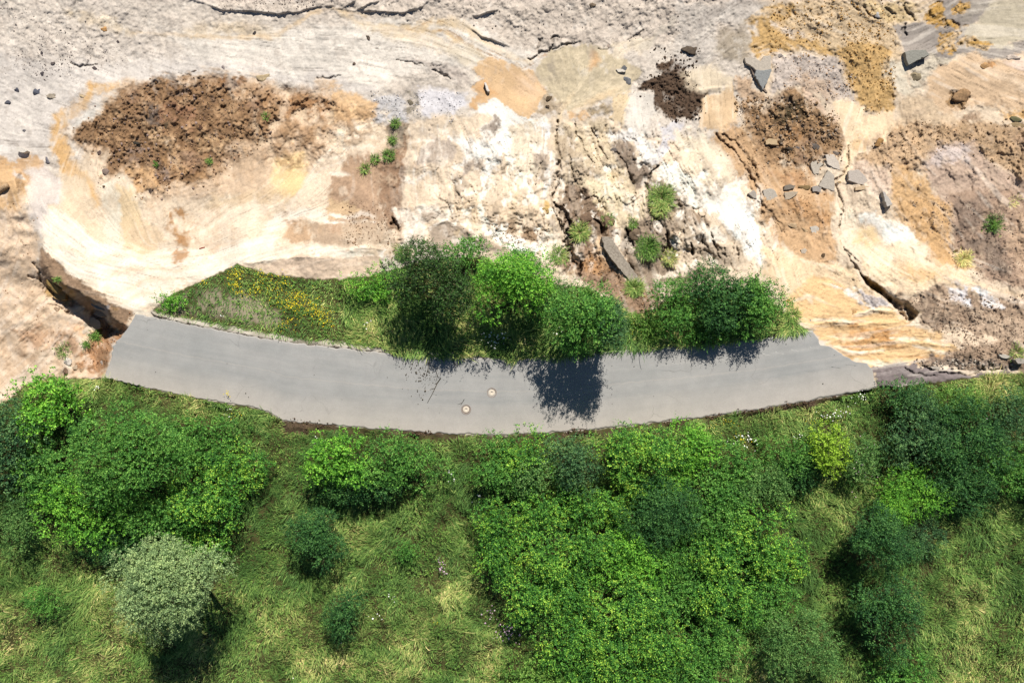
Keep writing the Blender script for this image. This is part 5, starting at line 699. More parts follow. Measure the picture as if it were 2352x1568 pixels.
# individual rocks: tile, x, y, half sizes (tile pixels), colour, label
RK = [('A', 1800, 528, 36, 26, (214, 190, 150), 'round tan boulder on the upper rim of the brown rubble patch'), ('A', 715, 205, 18, 17, (224, 172, 112), 'orange rock on the pale gravel flat, upper left'),
('A', 808, 290, 12, 10, (96, 84, 84), 'small dark rock below the orange rock'), ('A', 1738, 226, 12, 9, (84, 76, 76), 'small dark rock on the tan streak in the gravel flat'), ('A', 290, 365, 11, 10, (90, 82, 84), 'dark rock, upper end of the row of rocks at upper left'),
('A', 360, 432, 13, 11, (120, 108, 104), 'greyish rock, middle of the row of rocks at upper left'), ('A', 287, 506, 13, 12, (92, 84, 86), 'dark rock below the row of rocks at upper left'), ('A', 650, 468, 14, 12, (110, 98, 96), 'dark rock at the right end of the short gravel ledge'),
('A', 600, 418, 12, 9, (176, 164, 156), 'pale rock just above the short gravel ledge'), ('A', 113, 618, 17, 20, (92, 92, 104), 'blue-black rock at the far left, upper of a pair'), ('A', 256, 632, 25, 20, (104, 106, 118), 'largest blue-grey rock at the far left'), ('A', 358, 655, 28, 18, (206, 190, 168), 'cream rock beside the largest blue-grey rock'),
('A', 52, 704, 16, 18, (98, 98, 108), 'dark slate rock nearest the left edge'), ('A', 166, 896, 12, 9, (128, 124, 128), 'small grey rock alone on the smooth pale flat at left'), ('A', 326, 1098, 17, 20, (126, 122, 128), 'grey rock at the tip of the tan mound, left side'), ('A', 562, 652, 17, 12, (222, 196, 156), 'cream rock beside the orange sand band'),
('A', 1326, 486, 14, 9, (126, 106, 92), 'brown rock on the top edge of the brown rubble patch'), ('A', 1527, 462, 14, 11, (176, 160, 156), 'pinkish rock above the brown rubble patch'), ('A', 2258, 532, 18, 12, (96, 86, 86), 'dark rock at a thin crack, right of the tan boulder'), ('A', 1146, 856, 22, 16, (112, 92, 68), 'dark boulder in the middle of the brown rubble patch'),
('A', 940, 986, 28, 20, (70, 64, 54), 'blackish boulder in the lower part of the brown rubble patch'), ('A', 1036, 1302, 20, 16, (108, 92, 82), 'dark brown rock at the bottom of the brown rubble patch'), ('A', 730, 1180, 24, 22, (150, 130, 118), 'grey-brown rock at the lower left of the brown rubble'), ('A', 1520, 946, 16, 14, (130, 96, 66), 'reddish rock in the right part of the brown rubble'),
('A', 680, 1046, 18, 14, (120, 100, 92), 'grey-brown rock at the left margin of the brown rubble'), ('A', 1070, 560, 14, 12, (120, 90, 60), 'brown rock at the top left margin of the rubble'), ('A', 1375, 876, 15, 12, (104, 74, 56), 'dark red rock near the centre of the rubble'), ('A', 580, 965, 14, 12, (90, 72, 54), 'dark rock at the left tip of the rubble'),
('B', 1934, 474, 28, 18, (112, 112, 114), 'dark grey rock above the white slab on the mud fan'), ('B', 1970, 550, 34, 22, (140, 140, 142), 'grey rock below the white slab on the mud fan'), ('B', 192, 258, 14, 12, (112, 96, 84), 'dark clod on the pale flat, top centre'), ('B', 96, 436, 10, 9, (116, 96, 84), 'small brown clod on the pale gravel, left of centre'), ('B', 1715, 36, 26, 14, (140, 122, 102), 'brown clod on the pebbly gravel at the top edge'),
('B', 1836, 322, 17, 14, (200, 178, 162), 'pinkish rock at the top of the mud fan'), ('B', 1870, 1026, 20, 13, (122, 112, 106), 'dark rock at the tip of the grey-brown patch'), ('B', 2050, 1055, 14, 12, (236, 230, 222), 'white rock on the grey-brown patch'), ('B', 480, 700, 24, 20, (136, 124, 104), 'olive rock between the two whitish patches'), ('B', 1436, 674, 20, 18, (112, 94, 72), 'dark clod at the right rim of the orange sand'), ('B', 1420, 730, 14, 10, (110, 92, 70), 'small clod at the lower right rim of the orange sand'),
('C', 1604, 524, 32, 30, (168, 152, 122), 'tan rock below the thick concrete block'), ('C', 1900, 660, 62, 40, (178, 142, 104), 'big brown clod with a dark shadow on the tan fan'), ('C', 1362, 978, 34, 22, (190, 146, 92), 'ochre rock at the end of the cream fan'), ('C', 840, 1280, 36, 15, (150, 124, 84), 'olive brown rock between the dark slab and the small blue-grey slab'),
('C', 740, 1018, 24, 16, (80, 68, 54), 'blackish rock at the bottom left of the right rubble mound'), ('C', 930, 1000, 22, 26, (116, 106, 98), 'grey rock at the bottom of the right rubble mound'), ('C', 805, 1012, 16, 16, (140, 132, 128), 'light grey rock at the bottom of the right rubble mound'), ('C', 1070, 1052, 24, 16, (132, 118, 108), 'rock beside the cream mud stream, lower right of the rubble mound'), ('C', 850, 905, 26, 13, (122, 96, 64), 'long brown rock in the middle of the right rubble mound'),
('C', 690, 975, 14, 14, (110, 92, 72), 'small brown rock left of the blackish rock'), ('C', 955, 778, 14, 12, (96, 80, 62), 'dark rock on the right side of the right rubble mound'), ('C', 685, 384, 18, 12, (178, 166, 158), 'grey rock above the pinkish gravel'), ('C', 2080, 455, 26, 24, (214, 168, 116), 'orange rock on the pale fan, upper right'), ('C', 2280, 395, 38, 18, (240, 220, 202), 'cream rock on the top rim of the pale fan, far right'),
('C', 2300, 815, 36, 17, (122, 118, 84), 'olive rock near the right edge'), ('C', 2300, 858, 46, 15, (172, 148, 112), 'tan ledge rock below the olive rock near the right edge'), ('C', 1640, 1268, 12, 9, (206, 176, 146), 'small tan rock right of the standing whitish slab'), ('C', 1350, 104, 20, 14, (208, 204, 202), 'whitish rock among the cream clods at the top'),
('C', 70, 345, 56, 30, (104, 90, 76), 'dark soil clump above the black soil patch'), ('C', 1090, 1250, 10, 10, (200, 170, 130), 'tan rock at the bend of the mud stream'), ('C', 1935, 742, 14, 8, (140, 112, 84), 'small brown rock below the big brown clod'),
('F', 980, 376, 20, 13, (112, 90, 66), 'dark rock alone on the tan slope below the slab cluster'), ('F', 742, 694, 18, 12, (214, 158, 92), 'orange rock right of the round dense shrub'), ('F', 2160, 218, 14, 13, (226, 206, 190), 'pinkish white rock beside the small plant at the right'), ('F', 780, 175, 34, 16, (210, 180, 142), 'tan rock ledge on the slope, above the sunken slab'), ('F', 850, 205, 16, 18, (206, 176, 136), 'tan rock between ledge and sunken slab'), ('F', 1600, 40, 18, 9, (180, 154, 126), 'brown stone on the upper right slope'), ('F', 1190, 764, 14, 12, (224, 178, 122), 'orange rock on the washed-out orange slope'), ('F', 892, 822, 10, 7, (200, 190, 180), 'grey stone at the corner where the road breaks off'), ('F', 2225, 490, 10, 8, (110, 96, 84), 'dark stone on the violet-brown bank'), ('F', 1885, 350, 12, 14, (150, 124, 84), 'brown rock beside the ochre tuft at right'),
('D', 380, 575, 60, 46, (188, 156, 96), 'ochre rock bulging from the shaded wall'), ('D', 455, 660, 40, 30, (196, 160, 112), 'rounded tan rock at the foot of the shaded wall'), ('D', 462, 1105, 30, 22, (236, 226, 214), 'white rock above the bright green shrub at far left'), ('D', 455, 1160, 22, 18, (150, 124, 104), 'brown rock under the white rock'), ('D', 395, 745, 20, 14, (206, 176, 146), 'small tan rock left of the pit'), ('D', 520, 1140, 20, 14, (216, 192, 164), 'cream rock near the broken road corner'), ('D', 700, 1110, 14, 10, (192, 180, 170), 'grey chip of asphalt at the left road corner'), ('D', 560, 1165, 16, 10, (214, 184, 150), 'tan stone beside the left road corner'), ('D', 1730, 455, 6, 6, (200, 180, 160), 'tiny tan stone beside the flowering strip'),
('E', 1410, 70, 26, 20, (214, 180, 116), 'yellow rock at the top of the gully'), ('E', 1790, 545, 30, 20, (120, 94, 74), 'dark earth clod left of the stone beam'), ('E', 2010, 240, 44, 36, (150, 128, 106), 'brown rock right of the upper end of the stone beam'), ('E', 1670, 130, 46, 40, (138, 112, 90), 'big brown block standing between two gullies'), ('E', 1820, 150, 40, 44, (142, 116, 92), 'brown block above the upper end of the stone beam'), ('E', 2260, 320, 34, 40, (140, 116, 96), 'brown block at the right end of the gullies'), ('E', 1470, 430, 34, 16, (160, 140, 124), 'greyish flat rock below the white ledge')]
for i, (tl, x_, y_, a_, b_, c_, lb) in enumerate(RK):
    u, v = T(tl, [(x_, y_)])[0]; big = max(a_, b_) > 38; boulder(u, v, a_ * TS, b_ * TS, c_, lb, i + 3, rot=(i * 1.37) % 3.1 if not big and a_ < 24 else 0, cut=8 if i % 2 else 6)
# rubble that nobody could count
def in_poly(u, v, tile, pts): return pip_sd(u, v, T(tile, pts)) > 0
AREAS = [('A', [(480, 910), (570, 800), (760, 710), (900, 610), (1060, 535), (1300, 505), (1700, 590), (1720, 740), (1880, 790), (1860, 960), (1720, 1090), (1540, 1150), (1430, 1220), (1260, 1270), (1080, 1330), (960, 1400), (930, 1300), (860, 1180), (700, 1220), (640, 1090)], 9000, .10, [(146, 114, 84), (126, 98, 76), (172, 136, 106), (156, 134, 124), (190, 154, 116)]),
 ('C', [(370, 700), (560, 660), (850, 650), (950, 700), (1060, 860), (1110, 1060), (960, 1140), (760, 1080), (640, 1130), (560, 960), (400, 840)], 2600, .11, [(156, 124, 90), (124, 98, 70), (180, 146, 108), (156, 138, 120)]),
 ('C', [(1300, 1000), (1500, 840), (2352, 800), (2400, 1250), (2200, 1150), (1900, 1000), (1700, 1080), (1560, 1200), (1250, 1140)], 1300, .08, [(172, 140, 104), (140, 112, 82), (200, 168, 132)]),
 ('C', [(300, 900), (600, 950), (900, 1150), (1000, 1300), (1050, 1560), (700, 1560), (500, 1250)], 1200, .07, [(176, 134, 94), (200, 160, 120)]),
 ('B', [(1985, 640), (2040, 580), (2110, 540), (2200, 460), (2120, 430), (2260, 370), (2440, 320), (2470, 360), (2370, 560), (2500, 620), (2480, 730), (2400, 840), (2300, 830), (2170, 760), (2150, 650)], 5200, .10, [(84, 66, 52), (70, 54, 44), (104, 84, 68)]),
 ('B', [(0, -150), (2800, -150), (2500, 60), (2100, 300), (1700, 250), (1300, 300), (900, 180), (300, 60)], 5200, .055, [(150, 138, 130), (176, 164, 154), (124, 110, 102)]), ('A', [(0, 0), (600, 150), (900, 400), (500, 560), (0, 560)], 1600, .06, [(150, 138, 132), (180, 168, 160)]), ('A', [(1350, -100), (2352, -100), (2352, 20), (1900, 80), (1500, 50)], 1600, .055, [(150, 138, 130), (124, 110, 102)]),
 ('C', [(640, 400), (1080, 370), (1200, 700), (900, 650), (620, 640)], 1800, .07, [(190, 174, 164), (160, 142, 130), (206, 172, 140)]), ('C', [(600, 0), (1480, 0), (1480, 600), (1360, 800), (1150, 600), (1080, 350), (600, 380)], 3600, .08, [(196, 152, 92), (214, 176, 120), (160, 122, 72)]),
 ('F', [(1560, 640), (2400, 640), (2400, 1150), (1900, 1120), (1700, 860)], 3000, .07, [(160, 136, 114), (190, 166, 142), (130, 108, 92)]), ('F', [(1600, 1080), (2300, 1120), (2300, 1155), (1700, 1145)], 900, .09, [(140, 126, 116), (190, 178, 162), (110, 98, 90)]), ('D', [(0, 0), (240, 0), (260, 300), (320, 680), (660, 950), (650, 1200), (300, 1200), (0, 900)], 800, .05, [(190, 152, 120), (164, 126, 98), (214, 186, 158)]),
 ('D', [(700, 850), (920, 770), (860, 900), (760, 1000), (720, 1130), (600, 1180), (640, 960)], 1500, .07, [(170, 122, 84), (200, 156, 116), (140, 98, 68)]), ('E', [(0, 0), (400, 0), (400, 400), (0, 300)], 1200, .05, [(170, 138, 110), (140, 110, 86)]), ('E', [(1450, 380), (1850, 330), (2170, 640), (2170, 760), (1800, 640)], 1500, .07, [(150, 118, 92), (190, 146, 104), (120, 94, 74)]), ('E', [(1040, 160), (1430, 180), (1430, 300), (1050, 250)], 800, .07, [(150, 124, 98), (180, 150, 120)]),
 ('B', [(210, 620), (850, 640), (830, 780), (220, 840)], 1300, .06, [(220, 218, 222), (150, 140, 134), (200, 196, 198)]), ('F', [(1560, 0), (2400, -20), (2400, 620), (2000, 560), (1850, 350)], 2600, .055, [(150, 126, 108), (190, 164, 142), (120, 102, 90)])]
r = np.random.default_rng(12); Vs = []; Fs = []; Cs = []; off = 0; BV, BF = ICO1
for tl, pts, n, sz, cols in AREAS:
    n = int(n * (.4 if n > 4500 or n in (4200, 5000) else 1.3)); sz = sz * .55; Q = T(tl, pts); lo, hi = Q.min(0), Q.max(0); u = r.uniform(lo[0], hi[0], n * 2); v = r.uniform(lo[1], hi[1], n * 2)
    ok = (pip_sd(u, v, Q) + 30 * fbm(u, v, 40, 3, 61) + 14 * r.normal(size=len(u)) > 6) & (fbm(u, v, 26, 3, 62) > r.uniform(-.55, .6, n * 2)); u, v = u[ok][:n], v[ok][:n]; n_ = len(u)
    z = zat_a(u, v); x, y = proj(u, v, z); sc = sz * np.exp(r.normal(-.3, .75, n_)).clip(0, 3.2) * .75; cc = np.array([lin(c_) for c_ in cols])[r.integers(0, len(cols), n_)] * r.uniform(.8, 1.2, (n_, 1)) / EXPK
    q = BV[None] * (1 + r.uniform(-.35, .25, (n_, len(BV), 1))) * sc[:, None, None] * np.stack([r.uniform(.7, 1.3, n_), r.uniform(.7, 1.3, n_), r.uniform(.5, .9, n_)], -1)[:, None]
    q = q + np.stack([x, y, z + sc * .2], -1)[:, None]; Vs.append(q.reshape(-1, 3)); Fs.append((BF[None] + (np.arange(n_) * len(BV))[:, None, None]).reshape(-1, 3) + off); off += n_ * len(BV); Cs.append(np.repeat(cc, len(BV), 0))
M_VC = mat_attr('clod_earth', 0, .95)
o = mesh_np('rubble', np.concatenate(Vs), np.concatenate(Fs), M_VC, None, dict(albedo=np.concatenate(Cs))); tag(o, 'scattered clods, pebbles and rubble on the washed-out slopes', 'rubble', kind='stuff')
# ------------------------------------------------------------------ foliage
class Leaves:
    """collects leaf quads (position, axis, normal, length, width)"""
    def __init__(s): s.p = []; s.a = []; s.n = []; s.l = []; s.w = []
    def add(s, p, a, n, l, w): s.p.append(p); s.a.append(a); s.n.append(n); s.l.append(l); s.w.append(w)
    def mesh(s):
        p = np.concatenate(s.p); a = np.concatenate(s.a); n = np.concatenate(s.n); l = np.concatenate(s.l)[:, None]; w = np.concatenate(s.w)[:, None]
        b = np.cross(a, n); b /= np.linalg.norm(b, axis=1)[:, None] + 1e-9; up = np.cross(b, a)
        q = np.stack([p, p + a * l * .45 + b * w * .5 + up * w * .14, p + a * l, p + a * l * .45 - b * w * .5 + up * w * .14], 1)
        return q.reshape(-1, 3), np.arange(len(p) * 4).reshape(-1, 4)
def unit(x): return x / (np.linalg.norm(x, axis=-1, keepdims=True) + 1e-9)
def sprigs(LV, root, d, length, nleaf, leaf, r, asp=.62, spread=1., nd=None):
    """short leafy shoots: leaves set around a stem from root along d"""
    n = len(root); t_ = np.linspace(.1, 1, nleaf)[None, :] + r.uniform(-.06, .06, (n, nleaf))
    side = unit(r.normal(size=(n, nleaf, 3)) + d[:, None] * .2); side -= (side * d[:, None]).sum(-1, keepdims=True) * d[:, None] * .75; side = unit(side)
    p = root[:, None] + d[:, None] * (t_ * length[:, None])[..., None] + side * leaf * .2
    a_ = unit(side * spread + d[:, None] * .55 + np.array([0, 0, .12])); nn = unit(np.array([0, 0, 1.]) * .5 + (d if nd is None else nd)[:, None] * .85 + r.normal(size=(n, nleaf, 3)) * .30)
    l_ = leaf * r.uniform(.7, 1.25, (n, nleaf)) * (1.1 - .35 * t_)
    LV.add(p.reshape(-1, 3), a_.reshape(-1, 3), nn.reshape(-1, 3), l_.reshape(-1), (l_ * asp).reshape(-1))
LF = dict(
 bright=mat_leaf('leaf_bright', [(51, 95, 32), (77, 128, 43), (100, 154, 52), (138, 185, 66)], k=.78),
 mid=mat_leaf('leaf_mid', [(43, 81, 34), (62, 109, 44), (86, 135, 55), (122, 164, 74)], k=.82),
 grey=mat_leaf('leaf_greygreen', [(45, 82, 39), (68, 107, 52), (95, 131, 67), (126, 159, 87)], k=.85),
 dark=mat_leaf('leaf_dark', [(27, 58, 30), (41, 80, 41), (61, 103, 51), (94, 136, 67)], k=.85),
 plum=mat_leaf('leaf_plum', [(32, 44, 26), (40, 66, 32), (54, 88, 40), (78, 116, 52), (86, 86, 62)], k=.9),
 blue=mat_leaf('leaf_blue', [(34, 62, 40), (50, 86, 52), (74, 112, 66), (112, 146, 86)], k=.9),
 silver=mat_leaf('leaf_silver', [(90, 113, 75), (119, 144, 95), (146, 171, 113), (180, 198, 133)], k=.98),
 lime=mat_leaf('leaf_lime', [(87, 117, 34), (115, 149, 41), (138, 170, 49), (162, 190, 68)], k=.85),
 thicket=mat_leaf('leaf_thicket', [(39, 79, 34), (59, 107, 44), (83, 134, 51), (110, 158, 58), (162, 190, 71)], k=.78, sc=.5),
 herb=mat_leaf('leaf_herb', [(56, 90, 37), (78, 115, 47), (102, 139, 58), (136, 163, 80)], k=.78, sc=.4))
def bush(u, v, ru, rv, h, sp, label, seed, leaf=.13, name='shrub', cat='shrub', group='shrubs and small trees south of the road', nl=None, dens=1., spl=.45, low=.12, z0=None, lobes=None, nlf=11, shoots=5, big=None):
    h = h * (1.18 if v > 880 else 1.)
    """a shrub: woody limbs fanning out from the root carry overlapping leafy lobes"""
    r = np.random.default_rng(seed * 7 + 1); hc = h * .55
    zg = (zat(u, v) if z0 is None else z0); zg = max(zg, -3.) ; X, Y = proj(u, v, zg + hc); kk = S * (1 - (zg + hc) / H); rx, ry = ru * kk, rv * kk
    rz = h * (1 - low) / 2; base = np.array([X, Y, zg - .05]); C0 = np.array([0, 0, h * low + rz])
    o = empty(name, base); tag(o, label, cat, group)
    fine = sp in ('thicket', 'bright', 'mid', 'herb', 'lime', 'plum'); big = big or (1.5 if name == 'tree' else 1.0); hv = r.uniform(.65, 1.7) if sp == 'thicket' else r.uniform(.9, 1.15); q_ = (.9, 1.06) if sp == 'thicket' else (1.04, 1.14); rx *= r.uniform(*q_); ry *= r.uniform(*q_); rz *= hv; C0[2] = h * low + rz; nl = nl or int(np.clip(8 + rx * ry * (3.6 if fine else 2.8) / big ** 2, 9, 60)); cs = []
    for i in range(nl):
        d = unit(r.normal(size=3)); d[2] = abs(d[2]) * .9 - .25; t_ = r.uniform(.5, .86) * ((1 if name == 'tree' else 1) + (.08 if name == 'tree' else .22) * math.sin(3 * math.atan2(d[1], d[0]) + seed)) if i > 1 else .2 * i; cs.append((C0 + d * t_ * np.array([rx, ry, rz]), np.clip(big * r.uniform(.42, .95) / min(rx, ry), .16, .5)))
    R0 = min(rx, ry); LV = Leaves(); leaf = leaf * 1.18; n_sp = int(dens * 23 * rx * ry / (leaf * leaf * nlf) * (1 + .35 * rz / R0)); ws = np.array([c_[1] ** 2 for c_ in cs]); ws /= ws.sum()
    which = r.choice(nl, n_sp, p=ws); cc = np.array([c_[0] for c_ in cs])[which]; rr = np.array([c_[1] for c_ in cs])[which][:, None] * np.array([rx, ry, min(rz * 1.1, R0)])
    d = unit(r.normal(size=(n_sp, 3)) + [0, 0, .35]); lump_ = 1 + .16 * vn(d[:, 0] * 3 + which, d[:, 1] * 3 + d[:, 2] * 2, seed)[:, None]
    root = cc + d * rr * r.uniform(.7, 1.0, (n_sp, 1)) * lump_; root[:, 2] = np.maximum(root[:, 2], .15 + .2 * r.random(n_sp))
    dd = unit(d * .9 + r.normal(size=(n_sp, 3)) * .45 + [0, 0, .35]); ll = spl * np.exp(r.normal(0, .3, n_sp)); sprigs(LV, root, dd, ll, nlf, leaf, r, nd=d)
    tips = []
    if shoots:
        k_ = shoots; i_ = r.choice(nl, k_); c_ = np.array([c[0] for c in cs])[i_]; d = unit(r.normal(size=(k_, 3)) + [0, 0, 1.0]); rr_ = np.array([c[1] for c in cs])[i_][:, None] * np.array([rx, ry, R0]); root = c_ + d * rr_ * .8
        sprigs(LV, root, unit(d + [0, 0, .5]), r.uniform(.7, 1.3, k_), 26, leaf * .9, r)
    a_, f = LV.mesh(); mesh_np('crown', a_, f, LF[sp], o)
    Vv = []; Ff = []; off = 0                               # wood
    def addt(p, rd):
        nonlocal off
        a_, f = tube(p, rd, 6, False); Vv.append(a_); Ff.append(f + off); off += len(a_)
    tr = .02 * h ** .9 * (R0 ** .3); fork = np.array([0, 0, h * max(low, .1) + .15])
    addt([(0, 0, -.1), fork * .5 + [.03, .02, 0], fork, fork + [0, 0, rz * .8]], [tr * 1.4, tr, tr * .85, tr * .4])
    for c_, q in cs[1:]: m_ = fork * .45 + c_ * .55 + r.normal(size=3) * .12 * R0; addt([fork * .9, m_, c_, c_ + unit(c_ - fork) * q * R0 * .2], [tr * .5, tr * .3, tr * .16, .008])
    mesh_np('trunk', np.concatenate(Vv), np.concatenate(Ff), M_BARK, o, None, True); return o
SOUTHG = 'shrubs and small trees south of the road'; NORTHG = 'shrubs and small trees on the strip north of the road'
